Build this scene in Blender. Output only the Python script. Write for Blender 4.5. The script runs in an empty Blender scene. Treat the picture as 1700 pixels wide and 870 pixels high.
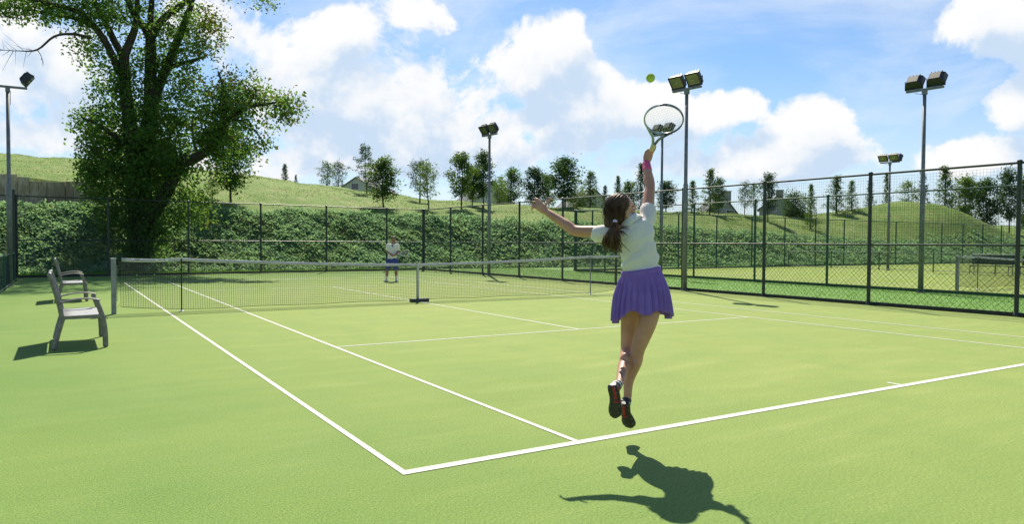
import bpy, math, random
import numpy as np
from mathutils import Vector, Matrix, noise as mnoise
R = math.radians
scene = bpy.context.scene
col = scene.collection
rng = np.random.default_rng(7)
random.seed(7)

# ------------------------------------------------------------------ camera
CAM = np.array([-7.2482, -15.9747, 1.4295]); YAW, PITCH, ROLL, FPX = .5551, -.0267, .0057, 1205.85
FW = np.array([math.sin(YAW)*math.cos(PITCH), math.cos(YAW)*math.cos(PITCH), math.sin(PITCH)])
_r = np.array([math.cos(YAW), -math.sin(YAW), 0.]); _u = np.cross(_r, FW)
RT = _r*math.cos(ROLL)+_u*math.sin(ROLL); UP = -_r*math.sin(ROLL)+_u*math.cos(ROLL)
cd = bpy.data.cameras.new('camera'); cam = bpy.data.objects.new('camera', cd); col.objects.link(cam)
cd.sensor_width = 36; cd.lens = FPX/1700*36; cd.clip_start = .05; cd.clip_end = 3000
cam.matrix_world = Matrix(((RT[0], UP[0], -FW[0], CAM[0]), (RT[1], UP[1], -FW[1], CAM[1]), (RT[2], UP[2], -FW[2], CAM[2]), (0, 0, 0, 1)))
scene.camera = cam
def at(px, py, d):                       # survey point of the photograph at a distance of d metres
    return CAM + d*(FW + RT*(px-850)/FPX - UP*(py-435)/FPX)
def az_el(px, py):
    v = FW + RT*(px-850)/FPX - UP*(py-435)/FPX
    return math.atan2(v[0], v[1]), math.atan2(v[2], math.hypot(v[0], v[1]))

# ------------------------------------------------------------------ world, sun, exposure
SUN_AZ, SUN_EL = math.atan2(.44, .9), R(51.5)
sv = scene.view_settings
sv.view_transform = 'Standard'; sv.look = 'None'; sv.exposure = 0.65; sv.gamma = 1; sv.use_curve_mapping = False
world = bpy.data.worlds.new('World'); scene.world = world; world.use_nodes = True
wt = world.node_tree; wt.nodes.clear()
class NT:
    def __init__(s, t): s.t = t
    def n(s, kind, **kw):
        nd = s.t.nodes.new(kind)
        for k, v in kw.items(): setattr(nd, k, v)
        return nd
    def put(s, sock, v):
        if isinstance(v, bpy.types.NodeSocket): s.t.links.new(v, sock)
        elif v is not None: sock.default_value = v
    def m(s, op, a, b=None, c=None, clamp=False):
        nd = s.n('ShaderNodeMath', operation=op, use_clamp=clamp)
        for i, v in enumerate((a, b, c)):
            if v is not None: s.put(nd.inputs[i], v)
        return nd.outputs[0]
    def vm(s, op, a, b=None, c=None, out=0):
        nd = s.n('ShaderNodeVectorMath', operation=op)
        for i, v in enumerate((a, b, c)):
            if v is not None: s.put(nd.inputs[i], v)
        return nd.outputs[out]
    def mr(s, v, a, b, c, d, kind='SMOOTHSTEP'):
        nd = s.n('ShaderNodeMapRange', interpolation_type=kind); nd.clamp = True
        for i, x in enumerate((v, a, b, c, d)): s.put(nd.inputs[i], x)
        return nd.outputs[0]
    def noise(s, vec, scale, detail=3, rough=.55, dist=0., out=0):
        nd = s.n('ShaderNodeTexNoise'); s.put(nd.inputs['Vector'], vec)
        nd.inputs['Scale'].default_value = scale; nd.inputs['Detail'].default_value = detail
        nd.inputs['Roughness'].default_value = rough; nd.inputs['Distortion'].default_value = dist
        return nd.outputs[out]
    def mix(s, f, a, b, mode='MIX'):
        nd = s.n('ShaderNodeMix', data_type='RGBA', blend_type=mode)
        s.put(nd.inputs[0], f); s.put(nd.inputs[6], a); s.put(nd.inputs[7], b)
        return nd.outputs[2]
def c4(c): return (c[0], c[1], c[2], 1.)
W = NT(wt)
sky = W.n('ShaderNodeTexSky', sky_type='NISHITA'); sky.sun_disc = False
sky.sun_elevation = SUN_EL; sky.sun_rotation = SUN_AZ; sky.air_density = 1.; sky.dust_density = .6; sky.ozone_density = 1.6
tc = W.n('ShaderNodeTexCoord').outputs['Generated']
sep = W.n('ShaderNodeSeparateXYZ'); W.put(sep.inputs[0], tc)
azn = W.m('ARCTAN2', sep.outputs[0], sep.outputs[1])
eln = W.m('ARCSINE', sep.outputs[2])
cmb = W.n('ShaderNodeCombineXYZ'); W.put(cmb.inputs[0], azn); W.put(cmb.inputs[1], eln)
# cumulus banks: picture-surveyed centre, half width, half height (pixels of the photograph), weight
CLOUDS = [(900, 90, 130, 110, .75), (960, 190, 150, 90, .8), (830, 180, 150, 140, .45), (650, 150, 170, 120, .62), (560, 60, 130, 90, .62), (470, 170, 120, 160, .55), (690, 20, 110, 60, .5), (740, 250, 300, 70, .62), (520, 285, 260, 60, .6), (600, 190, 200, 90, .62),
          (1100, 190, 130, 70, .78), (1225, 175, 90, 50, .6), (1355, 205, 95, 85, .85), (1290, 260, 150, 70, .75), (1120, 280, 160, 60, .5), (1450, 250, 80, 50, .5), (1660, 20, 120, 70, .85),
          (1690, 180, 70, 45, .75), (1640, 255, 120, 50, .6), (1540, 270, 130, 40, .45), (80, 120, 190, 120, .55), (100, 230, 260, 60, .5), (20, 20, 140, 60, .4), (330, 60, 160, 130, .55), (940, 40, 80, 50, .5), (1000, 120, 60, 50, .5),
          (1800, 120, 90, 80, .7), (1950, 60, 160, 90, .7), (2000, 230, 200, 70, .6), (-160, 60, 180, 90, .6), (-260, 200, 220, 80, .6), (400, -160, 250, 120, .6), (800, -200, 240, 120, .7), (1250, -220, 200, 90, .6), (1600, -160, 160, 80, .6)]
def density(vec, detail):
    tot = None
    for px, py, rx, ry, w in CLOUDS:
        a, e = az_el(px, py); k = FPX
        v = W.vm('MULTIPLY_ADD', vec, (k/rx/1.25, k/ry/1.25, 0), (-a*k/rx/1.25, -e*k/ry/1.25, 0))
        q = W.mr(W.vm('LENGTH', v, out=1), 0., 1., w, 0.)
        tot = q if tot is None else W.m('MAXIMUM', W.m('MULTIPLY_ADD', W.m('MINIMUM', tot, q), .35, W.m('MAXIMUM', tot, q)), 0.)
    return tot
def puff(vec, de=9):
    n1 = W.noise(vec, 7.5, de, .62, .35)
    n2 = W.noise(vec, 22., de-3, .6, .2)
    return W.m('ADD', W.m('MULTIPLY_ADD', n1, 1.5, -.75), W.m('MULTIPLY_ADD', n2, .5, -.25))
D0 = W.m('ADD', density(cmb.outputs[0], 7), puff(cmb.outputs[0]))
up_vec = W.vm('ADD', cmb.outputs[0], (-.015, .045, 0))
D1 = W.m('ADD', density(up_vec, 4), puff(up_vec, 5))
hor = W.mr(eln, -.02, .02, 0., 1.)
mask = W.m('MULTIPLY', W.mr(D0, .31, .55, 0., 1.), hor)
veil = W.m('MULTIPLY', W.mr(W.noise(W.vm('MULTIPLY', cmb.outputs[0], (1., 2.2, 1.)), 3.3, 6, .6, .4), .36, .74, 0., .66), W.m('MULTIPLY', hor, W.mr(eln, .35, .85, 1., .12)))
low = W.mr(eln, .0, .26, .62, 0.)
cover = W.m('MAXIMUM', mask, W.m('MAXIMUM', veil, low))
lit = W.m('SUBTRACT', D0, D1)
shade = W.m('MULTIPLY', W.mr(D1, .22, .78, 0., 1.), W.mr(lit, -.15, .35, 1., .3))
skyc = W.vm('SCALE', sky.outputs[0]); skyc_node = skyc.node; skyc_node.inputs[3].default_value = .080
tint = W.mix(1., skyc, (.66, .87, 1.06, 1), 'MULTIPLY')
CW = .64
cloudc = W.mix(shade, (CW*1.0, CW*1.0, CW*1.0, 1), (CW*.60, CW*.74, CW*.92, 1))
veilc = W.mix(mask, (CW*.86, CW*.92, CW*1.0, 1), cloudc)
final = W.mix(cover, tint, veilc)
bg = W.n('ShaderNodeBackground'); W.put(bg.inputs[0], final); bg.inputs[1].default_value = 1.
W.put(W.n('ShaderNodeOutputWorld').inputs[0], bg.outputs[0])
world.cycles.sampling_method = 'MANUAL'; world.cycles.sample_map_resolution = 1024

sl = bpy.data.lights.new('sun', 'SUN'); sl.energy = 5.0; sl.angle = R(.53); sl.color = (1., .92, .75)
sun = bpy.data.objects.new('sun', sl); col.objects.link(sun)
sdir = Vector((math.cos(SUN_EL)*math.sin(SUN_AZ), math.cos(SUN_EL)*math.cos(SUN_AZ), math.sin(SUN_EL)))
sun.rotation_euler = sdir.to_track_quat('Z', 'Y').to_euler(); sun.location = (20, 40, 50)
scene.cycles.max_bounces = 8; scene.cycles.transparent_max_bounces = 24
scene.cycles.sample_clamp_indirect = 6

# ------------------------------------------------------------------ materials
MATS = {}
def material(name, c1, c2=None, scale=5., rough=.6, bump=0., bscale=None, transl=0., tcol=None, metal=0., coord='Object', spec=.5, detail=4, stretch=None, c3=None, sub=0., lohi=(.38, .62), bdist=.02):
    if name in MATS: return MATS[name]
    m = bpy.data.materials.new(name); m.use_nodes = True; t = m.node_tree; t.nodes.clear(); N = NT(t)
    out = N.n('ShaderNodeOutputMaterial'); p = N.n('ShaderNodeBsdfPrincipled')
    if coord == 'World': vec = N.n('ShaderNodeNewGeometry').outputs['Position']
    else: vec = N.n('ShaderNodeTexCoord').outputs[coord]
    if stretch: vec = N.vm('MULTIPLY', vec, stretch)
    base = c4(c1)
    if c2 is not None:
        base = N.mix(N.mr(N.noise(vec, scale, detail, .6), lohi[0], lohi[1], 0., 1.), c4(c1), c4(c2))
    if c3 is not None:
        base = N.mix(N.mr(N.noise(vec, scale*.23, 3, .5), .45, .65, 0., 1.), base, c4(c3))
    N.put(p.inputs['Base Color'], base)
    p.inputs['Roughness'].default_value = rough; p.inputs['Metallic'].default_value = metal; p.inputs['Specular IOR Level'].default_value = spec
    if sub: p.inputs['Subsurface Weight'].default_value = sub; p.inputs['Subsurface Radius'].default_value = (.02, .008, .004); p.inputs['Subsurface Scale'].default_value = 1.
    if bump:
        b = N.n('ShaderNodeBump'); b.inputs['Strength'].default_value = bump; b.inputs['Distance'].default_value = bdist
        N.put(b.inputs['Height'], N.noise(vec, bscale or scale, 4, .6)); N.put(p.inputs['Normal'], b.outputs[0])
    sh = p.outputs[0]
    if transl:
        tr = N.n('ShaderNodeBsdfTranslucent')
        if tcol is not None: tr.inputs[0].default_value = c4(tcol)
        else: N.put(tr.inputs[0], base)
        mx = N.n('ShaderNodeMixShader'); mx.inputs[0].default_value = transl
        t.links.new(sh, mx.inputs[1]); t.links.new(tr.outputs[0], mx.inputs[2]); sh = mx.outputs[0]
    t.links.new(sh, out.inputs[0]); MATS[name] = m
    return m
def turf_material(name, ca, cb, cc, pale_zone=None):
    m = bpy.data.materials.new(name); m.use_nodes = True; t = m.node_tree; t.nodes.clear(); N = NT(t)
    out = N.n('ShaderNodeOutputMaterial'); p = N.n('ShaderNodeBsdfPrincipled')
    pos = N.n('ShaderNodeNewGeometry').outputs['Position']
    big = N.noise(pos, .16, 3, .5); mid = N.noise(N.vm('MULTIPLY', pos, (1., .45, 1.)), 1.6, 4, .6)
    base = N.mix(N.mr(big, .38, .62, 0., 1.), c4(ca), c4(cb))
    if pale_zone is not None:
        d = N.vm('LENGTH', N.vm('MULTIPLY', N.vm('SUBTRACT', pos, pale_zone[0]), pale_zone[1]), out=1)
        zone_fac = N.m('MULTIPLY', N.mr(N.m('ADD', d, N.m('MULTIPLY_ADD', N.noise(pos, .35, 4, .6), .5, -.25)), .45, 1.25, 1., 0.), .85)
        base = N.mix(zone_fac, base, c4(pale_zone[2]))  # turf blends to a paler, yellower tone inside a soft-edged ellipse
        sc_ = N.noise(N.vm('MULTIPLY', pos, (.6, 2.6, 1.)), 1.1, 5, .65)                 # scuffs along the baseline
        base = N.mix(N.m('MULTIPLY', N.mr(sc_, .5, .72, 0., .5), zone_fac), base, c4((pale_zone[2][0]*1.16, pale_zone[2][1]*1.08, pale_zone[2][2]*1.3)))
    base = N.mix(N.mr(mid, .42, .75, 0., .45), base, c4(cc))
    bl = N.noise(N.vm('MULTIPLY', pos, (.35, 1.2, 1.)), 2.4, 5, .7)
    base = N.mix(N.mr(bl, .40, .66, .12, 0.), base, c4((ca[0]*.7, ca[1]*.82, ca[2]*.7)))
    g1 = N.noise(N.vm('MULTIPLY', pos, (1., .55, 1.)), 105., 3, .8); g2 = N.noise(pos, 48., 3, .7)
    g = N.m('MULTIPLY', N.mr(g1, .3, .7, .58, 1.42, 'LINEAR'), N.mr(g2, .32, .68, .91, 1.09, 'LINEAR'))
    sc = N.vm('SCALE', base); t.links.new(g, sc.node.inputs[3])
    N.put(p.inputs['Base Color'], sc); p.inputs['Roughness'].default_value = .85; p.inputs['Specular IOR Level'].default_value = .1
    b = N.n('ShaderNodeBump'); b.inputs['Strength'].default_value = .25; b.inputs['Distance'].default_value = .006
    N.put(b.inputs['Height'], N.noise(pos, 130., 3, .7)); N.put(p.inputs['Normal'], b.outputs[0])
    t.links.new(p.outputs[0], out.inputs[0]); return m
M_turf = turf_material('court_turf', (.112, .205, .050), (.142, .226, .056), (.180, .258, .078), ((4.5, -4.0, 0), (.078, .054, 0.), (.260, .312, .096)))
M_turf2 = turf_material('second_court_turf', (.20, .27, .055), (.225, .285, .065), (.26, .31, .085))
M_line = material('line_paint', (.62, .63, .57), (.46, .52, .38), 85., .8, .6, 120., coord='World', c3=(.56, .58, .50), lohi=(.45, .8))
M_verge = material('verge_grass', (.09, .22, .02), (.13, .29, .03), 2.2, .8, .9, 60., coord='World', c3=(.11, .25, .025), bdist=.03)
def hill_material():
    m = bpy.data.materials.new('hill_grass'); m.use_nodes = True; t = m.node_tree; t.nodes.clear(); N = NT(t)
    out = N.n('ShaderNodeOutputMaterial'); p = N.n('ShaderNodeBsdfPrincipled')
    pos = N.n('ShaderNodeNewGeometry').outputs['Position']
    base = N.mix(N.mr(N.noise(pos, .22, 4, .6), .4, .62, 0., 1.), (.115, .20, .03, 1), (.16, .24, .05, 1))
    base = N.mix(N.mr(N.noise(N.vm('MULTIPLY', pos, (1.3, .5, 1.)), .9, 5, .65), .47, .70, 0., .9), base, (.235, .255, .095, 1))
    base = N.mix(N.mr(N.noise(pos, 3.1, 4, .7), .52, .72, 0., .75), base, (.075, .14, .025, 1))
    N.put(p.inputs['Base Color'], base); p.inputs['Roughness'].default_value = .85; p.inputs['Specular IOR Level'].default_value = .2
    b = N.n('ShaderNodeBump'); b.inputs['Strength'].default_value = .9; b.inputs['Distance'].default_value = .12
    N.put(b.inputs['Height'], N.noise(pos, 5., 6, .7)); N.put(p.inputs['Normal'], b.outputs[0])
    t.links.new(p.outputs[0], out.inputs[0]); return m
M_hill = hill_material()
M_black = material('fence_dark_paint', (.012, .02, .016), (.018, .03, .024), 30., .45)
M_green = material('fence_green_paint', (.008, .055, .03), (.012, .075, .04), 20., .45)
M_wire = material('green_wire', (.012, .05, .03), rough=.5)
M_net = material('net_cord', (.012, .02, .017), rough=.8)
M_twine = material('dark_twine', (.02, .03, .027), rough=.8)
M_band = material('net_band', (.50, .50, .48), (.40, .41, .40), 12., .8, .3, 60.)
M_galv = material('galvanised_steel', (.20, .215, .22), (.27, .28, .285), 9., .5, .1, 40., metal=.35)
M_galv2 = material('grey_lamp_post', (.13, .145, .155), (.19, .2, .21), 7., .5, .1, 40., metal=.3)
M_alu = material('bench_metal', (.15, .145, .14), (.20, .195, .185), 14., .4, metal=.45)
M_mesh = material('bench_fabric', (.36, .375, .40), (.44, .455, .48), 90., .75, .3, 200., transl=.25)
M_lampbox = material('lamp_housing', (.014, .014, .015), (.025, .025, .026), 16., .4)
M_glass = material('lamp_glass', (.075, .085, .045), (.14, .15, .09), 6., .08, spec=.9)
M_refl = material('lamp_reflector', (.55, .55, .45), rough=.25, metal=.8)
M_bark = material('tree_bark', (.026, .021, .015), (.055, .044, .03), 6., .9, 1., 14., stretch=(1., 1., .25), bdist=.06)
M_bark2 = material('young_bark', (.07, .055, .04), (.11, .09, .07), 14., .9, .5, 40.)
M_deadwood = material('dead_twig', (.05, .04, .032), rough=.9)
def leafmat(name, a, b, tr, tcol, c3=None, scale=1.1): return material(name, a, b, scale, .75, coord='World', transl=tr, tcol=tcol, c3=c3, spec=.12, lohi=(.36, .64))
M_leaf_big = leafmat('poplar_leaf', (.042, .100, .026), (.085, .155, .040), .5, (.18, .33, .05), scale=2.3)
M_leaf_aut = leafmat('turning_leaf', (.13, .125, .035), (.09, .125, .03), .42, (.24, .22, .05), scale=2.3)
M_leaf = [leafmat('leaf_mid', (.05, .105, .026), (.085, .155, .036), .36, (.16, .27, .045)), leafmat('leaf_dark', (.032, .075, .027), (.055, .11, .034), .32, (.10, .19, .04)),
          leafmat('leaf_light', (.085, .155, .036), (.12, .20, .045), .38, (.22, .33, .06)), leafmat('leaf_blue', (.042, .085, .045), (.068, .118, .06), .3, (.11, .19, .07))]
M_ivy = leafmat('ivy_leaf', (.135, .25, .13), (.26, .37, .235), .48, (.29, .48, .20), c3=(.27, .32, .13), scale=2.6)
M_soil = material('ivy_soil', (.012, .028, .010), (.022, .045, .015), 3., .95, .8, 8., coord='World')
M_tuft = leafmat('grass_tuft', (.13, .19, .035), (.19, .245, .065), .3, (.16, .23, .04), scale=.8)
M_stonewall = material('weathered_wall', (.29, .235, .18), (.50, .44, .37), 3.5, .95, 1., 9., c3=(.22, .185, .14), stretch=(1, 1, .35), bdist=.08)
M_wallwhite = material('house_wall', (.42, .42, .40), (.47, .47, .45), 3., .9)
M_wallgrey = material('house_wall_grey', (.27, .27, .255), (.32, .32, .3), 3., .9)
M_roof = material('slate_roof', (.09, .095, .11), (.125, .13, .145), 9., .7, .4, 30.)
M_roofd = material('dark_tile_roof', (.055, .048, .045), (.085, .075, .07), 9., .7, .4, 30.)
M_pane = material('window_glass', (.02, .025, .03), rough=.06, spec=.9)
M_frame = material('window_frame', (.6, .6, .58), rough=.5)
M_skin = material('skin', (.50, .265, .185), (.43, .22, .15), 7., .5, .12, 120., sub=.12, spec=.4)
M_skin2 = material('tanned_skin', (.34, .17, .10), (.30, .145, .085), 7., .5, sub=.08, spec=.4)
M_hair = material('brown_hair', (.034, .018, .010), (.085, .047, .024), 70., .5, .35, 160., stretch=(1., 1., .16), bdist=.003, spec=.22)
M_hairtip = material('brown_hair_tip', (.06, .032, .017), (.15, .085, .04), 45., .5, .4, 140., stretch=(1., 1., .16), transl=.25, bdist=.003, spec=.25)
M_shirt = material('white_cotton', (.90, .90, .87), (.87, .87, .85), 5., .85, .5, 22., transl=.30, tcol=(.78, .76, .68), bdist=.012)
M_skirt = material('purple_cloth', (.31, .19, .62), (.27, .155, .55), 8., .8, .15, 300., transl=.3, tcol=(.36, .20, .72))
M_tie = material('lilac_hair_tie', (.62, .55, .70), rough=.8)
M_pink = material('pink_terry', (.80, .13, .32), (.72, .10, .27), 160., .9, .7, 220.)
M_white = material('white_plastic', (.75, .75, .74), rough=.6)
M_shoe = material('black_shoe', (.012, .012, .014), (.022, .022, .025), 30., .45)
M_red = material('red_sole', (.28, .015, .02), rough=.5)
M_stud = material('stud_plastic', (.13, .12, .11), rough=.4)
M_ball = material('tennis_felt', (.50, .68, .05), (.58, .75, .09), 90., .95, .8, 160.)
M_seam = material('ball_seam', (.75, .78, .6), rough=.8)
M_rframe = material('racket_frame', (.03, .045, .08), (.30, .38, .48), 5., .3, lohi=(.45, .6))
M_rstring = material('racket_string', (.62, .66, .7), rough=.5)
M_grip = material('racket_grip', (.60, .56, .42), (.52, .48, .35), 60., .8, .5, 120.)
M_gripw = material('white_racket', (.55, .62, .62), rough=.35)
M_blue = material('blue_shorts', (.03, .055, .24), (.025, .045, .2), 8., .8)
M_navy = material('dark_collar', (.02, .015, .03), rough=.8)
M_sockw = material('white_sock', (.7, .7, .68), rough=.9)
M_kerb = material('kerb_board', (.018, .022, .02), (.03, .033, .03), 9., .8, .4, 30., coord='World')
M_dkbench = material('dark_bench', (.012, .03, .025), (.018, .04, .032), 9., .5)

# ------------------------------------------------------------------ mesh helpers
def obj(name, data, parent=None):
    o = bpy.data.objects.new(name, data); col.objects.link(o)
    if parent is not None: o.parent = parent
    return o
def tag(o, label=None, cat=None, group=None, kind=None):
    if label: o['label'] = label
    if cat: o['category'] = cat
    if group: o['group'] = group
    if kind: o['kind'] = kind
    return o
def empty(name, loc=(0, 0, 0), rz=0., label=None, cat=None, group=None):
    o = obj(name, None); o.location = tuple(loc); o.rotation_euler = (0, 0, rz); o.empty_display_size = .2
    return tag(o, label, cat, group)
def fastmesh(name, V, F, mat, smooth=False):
    V = np.asarray(V, np.float32); F = np.asarray(F, np.int32); k = F.shape[1]
    me = bpy.data.meshes.new(name)
    me.vertices.add(len(V)); me.vertices.foreach_set('co', V.ravel())
    me.loops.add(F.size); me.loops.foreach_set('vertex_index', F.ravel())
    me.polygons.add(len(F)); me.polygons.foreach_set('loop_start', np.arange(0, F.size, k, dtype=np.int32))
    try: me.polygons.foreach_set('loop_total', np.full(len(F), k, dtype=np.int32))
    except Exception: pass
    if smooth: me.polygons.foreach_set('use_smooth', np.ones(len(F), dtype=bool))
    me.materials.append(mat); me.update(); me.validate()
    return me
class MB:
    def __init__(s): s.V = []; s.F = []
    def add(s, V, F):
        b = len(s.V); s.V += [tuple(map(float, v)) for v in V]; s.F += [tuple(i+b for i in f) for f in F]; return s
    def box(s, c, d, rot=None):
        V = []
        for z in (-.5, .5):
            for x, y in ((-.5, -.5), (.5, -.5), (.5, .5), (-.5, .5)):
                v = Vector((x*d[0], y*d[1], z*d[2]))
                if rot is not None: v = rot @ v
                V.append((v.x+c[0], v.y+c[1], v.z+c[2]))
        return s.add(V, [(3, 2, 1, 0), (4, 5, 6, 7), (0, 1, 5, 4), (1, 2, 6, 5), (2, 3, 7, 6), (3, 0, 4, 7)])
    def bar(s, a, b, w, h, up=(0, 0, 1)):                # straight box from a to b
        a = Vector(a); b = Vector(b); d = (b-a); L = d.length; d.normalize(); upv = Vector(up)
        if abs(d.dot(upv)) > .98: upv = Vector((1, 0, 0))
        x = d.cross(upv).normalized(); y = x.cross(d)
        V = [p+x*(sx*w/2)+y*(sy*h/2) for p in (a, b) for sx, sy in ((-1, -1), (1, -1), (1, 1), (-1, 1))]
        return s.add(V, [(3, 2, 1, 0), (4, 5, 6, 7), (0, 1, 5, 4), (1, 2, 6, 5), (2, 3, 7, 6), (3, 0, 4, 7)])
    def tube(s, P, rad, n=8, cap=True, flat=None):
        P = [Vector(p) for p in P]; k = len(P)
        if not hasattr(rad, '__len__'): rad = [rad]*k
        T = []
        for i in range(k):
            t = (P[min(i+1, k-1)]-P[max(i-1, 0)]); T.append(t.normalized() if t.length > 1e-9 else Vector((0, 0, 1)))
        u = T[0].orthogonal().normalized() if flat is None else (Vector(flat)-T[0]*T[0].dot(Vector(flat))).normalized()
        V = []; F = []
        for i in range(k):
            u = (u-T[i]*u.dot(T[i])); u = u.normalized() if u.length > 1e-6 else T[i].orthogonal().normalized()
            w = T[i].cross(u)
            for j in range(n):
                a = 2*math.pi*j/n; r = rad[i]; ra, rb = r if hasattr(r, '__len__') else (r, r)
                V.append(P[i]+u*(math.cos(a)*ra)+w*(math.sin(a)*rb))
        for i in range(k-1):
            for j in range(n): F.append((i*n+j, i*n+(j+1) % n, (i+1)*n+(j+1) % n, (i+1)*n+j))
        if cap: F.append(tuple(range(n-1, -1, -1))); F.append(tuple(range((k-1)*n, k*n)))
        return s.add(V, F)
    def limb(s, P, rad, n=12, sub=4, flat=None):          # rounded, smoothly interpolated tube for bodies
        P = [np.array(p, float) for p in P]; rr = [np.array(r if hasattr(r, '__len__') else (r, r), float) for r in rad]
        Q = []; q = []
        for i in range(len(P)-1):
            p0 = P[max(i-1, 0)]; p1 = P[i]; p2 = P[i+1]; p3 = P[min(i+2, len(P)-1)]
            for j in range(sub):
                t = j/sub
                Q.append(.5*((2*p1)+(-p0+p2)*t+(2*p0-5*p1+4*p2-p3)*t*t+(-p0+3*p1-3*p2+p3)*t**3)); q.append(rr[i]*(1-t)+rr[i+1]*t)
        Q.append(P[-1]); q.append(rr[-1])
        d0 = Q[0]-Q[1]; d0 /= np.linalg.norm(d0); d1 = Q[-1]-Q[-2]; d1 /= np.linalg.norm(d1)
        A = [(Q[0]+d0*q[0].min()*math.sin(a), q[0]*math.cos(a)) for a in (1.35, .9, .45)]
        B = [(Q[-1]+d1*q[-1].min()*math.sin(a), q[-1]*math.cos(a)) for a in (.45, .9, 1.35)]
        allp = [a[0] for a in A]+Q+[b[0] for b in B]; allr = [a[1] for a in A]+q+[b[1] for b in B]
        return s.tube(allp, allr, n, True, flat)
    def ell(s, c, ax, n=16, m=10):
        c = np.array(c, float); ax = [np.array(a, float) for a in ax]; V = [c+ax[2]]; F = []
        for i in range(1, m):
            th = math.pi*i/m
            for j in range(n):
                ph = 2*math.pi*j/n; V.append(c+ax[0]*math.sin(th)*math.cos(ph)+ax[1]*math.sin(th)*math.sin(ph)+ax[2]*math.cos(th))
        V.append(c-ax[2])
        for j in range(n):
            F.append((0, 1+j, 1+(j+1) % n)); b = 1+(m-2)*n; F.append((b+(j+1) % n, b+j, len(V)-1))
        for i in range(m-2):
            for j in range(n): a = 1+i*n; F.append((a+j, a+n+j, a+n+(j+1) % n, a+(j+1) % n))
        return s.add(V, F)
    def loft(s, rings, cap=True):
        n = len(rings[0]); V = [p for r in rings for p in r]; F = []
        for i in range(len(rings)-1):
            for j in range(n): F.append((i*n+j, i*n+(j+1) % n, (i+1)*n+(j+1) % n, (i+1)*n+j))
        if cap: F.append(tuple(range(n-1, -1, -1))); F.append(tuple(range((len(rings)-1)*n, len(rings)*n)))
        return s.add(V, F)
    def mesh(s, name, mat, smooth=False):
        me = bpy.data.meshes.new(name); me.from_pydata(s.V, [], s.F); me.materials.append(mat)
        if smooth: me.polygons.foreach_set('use_smooth', np.ones(len(me.polygons), dtype=bool))
        me.update(); return me
    def build(s, name, mat, parent=None, smooth=False, bevel=0.):
        o = obj(name, s.mesh(name, mat, smooth), parent)
        if bevel:
            b = o.modifiers.new('bevel', 'BEVEL'); b.width = bevel; b.segments = 2; b.limit_method = 'ANGLE'
        return o
    def remeshed(s, name, mat, voxel, it=4, parent=None, tweak=None):   # one continuous skin over all the volumes
        tmp = bpy.data.objects.new('tmp', s.mesh('tmp', mat)); col.objects.link(tmp)
        r = tmp.modifiers.new('r', 'REMESH'); r.mode = 'VOXEL'; r.voxel_size = voxel
        sm = tmp.modifiers.new('s', 'SMOOTH'); sm.factor = .5; sm.iterations = it
        dg = bpy.context.evaluated_depsgraph_get(); me = bpy.data.meshes.new_from_object(tmp.evaluated_get(dg))
        old = tmp.data; bpy.data.objects.remove(tmp); bpy.data.meshes.remove(old)
        me.name = name; me.materials.clear(); me.materials.append(mat)
        if tweak is not None:
            n = len(me.vertices); co = np.empty(n*3, np.float32); me.vertices.foreach_get('co', co)
            me.vertices.foreach_set('co', tweak(co.reshape(-1, 3)).astype(np.float32).ravel())
        me.polygons.foreach_set('use_smooth', np.ones(len(me.polygons), dtype=bool)); me.update()
        return obj(name, me, parent)
def copy_tree(o, parent=None):
    c = o.copy(); col.objects.link(c); c.parent = parent
    for ch in list(o.children): copy_tree(ch, c)
    return c

# ------------------------------------------------------------------ terrain
GX = np.array([-60, -14, -5, 5, 10.5, 18, 25.7, 35, 43, 55, 75, 120.])
G_toe = np.array([20, 20, 20, 20, 20, 19, 17.5, 16.5, 16.5, 16.5, 16.5, 16.5])
G_ivy = np.array([3.1, 3.1, 3.0, 2.9, 2.9, 2.8, 2.6, 2.3, 2.0, 1.7, 1.6, 1.6])
G_yr = np.array([57, 57, 53, 47, 44, 39, 34.3, 30, 29, 31, 36, 42.])
G_zr = np.array([9, 8.55, 8.0, 7, 6.15, 5.0, 4.46, 4.25, 4.15, 4.1, 4.2, 4.6])
def smooth(t): t = np.clip(t, 0, 1); return t*t*(3-2*t)
def terrain(x, y):
    x = np.asarray(x, float); y = np.asarray(y, float)
    toe = np.interp(x, GX, G_toe); hi = np.interp(x, GX, G_ivy); yr = np.interp(x, GX, G_yr); zr = np.interp(x, GX, G_zr)
    a = np.clip((y-toe)/4., 0, 1); z = hi*(.75*a+.25*smooth(a))
    b = np.clip((y-toe-4)/(yr-toe-4), 0, 1)
    up = (zr-hi)*(1.35*b-.35*b*b)
    wl = smooth((-4.6-x)/1.2)                         # terrace behind the old wall
    wall_y = 33.2
    stepf = np.where(y < wall_y, .35*np.clip((y-24)/(wall_y-24), 0, 1), .35+1.45*smooth((y-wall_y)/.25)+(zr-hi-1.8)*np.clip((y-wall_y)/(yr-wall_y), 0, 1)**.9)
    up = up*(1-wl)+np.where(y > toe+4, stepf, 0)*wl
    z = z+up
    z = z-np.clip(y-yr, 0, 1e9)*.015
    z = z+3.1*np.exp(-(((x-69.)/9.5)**2+((y-25.6)/7.)**2))*smooth((y-17.5)/5)
    n = .10*np.sin(x*.9+y*.31)*np.sin(y*.77-x*.23)+.06*np.sin(x*2.1+1.3)*np.sin(y*1.7)
    z = z+n*smooth((y-toe-3)/6)
    return np.where(y > toe, z, 0.)-.03
def axis(lo, a, b, hi, step, grow=1.35):
    mid = list(np.arange(a, b+1e-6, step)); L = []; s = step; v = a
    while v > lo: s *= grow; v -= s; L.append(max(v, lo))
    H = []; s = step; v = b
    while v < hi: s *= grow; v += s; H.append(min(v, hi))
    return np.array(L[::-1]+mid+H)
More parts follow.
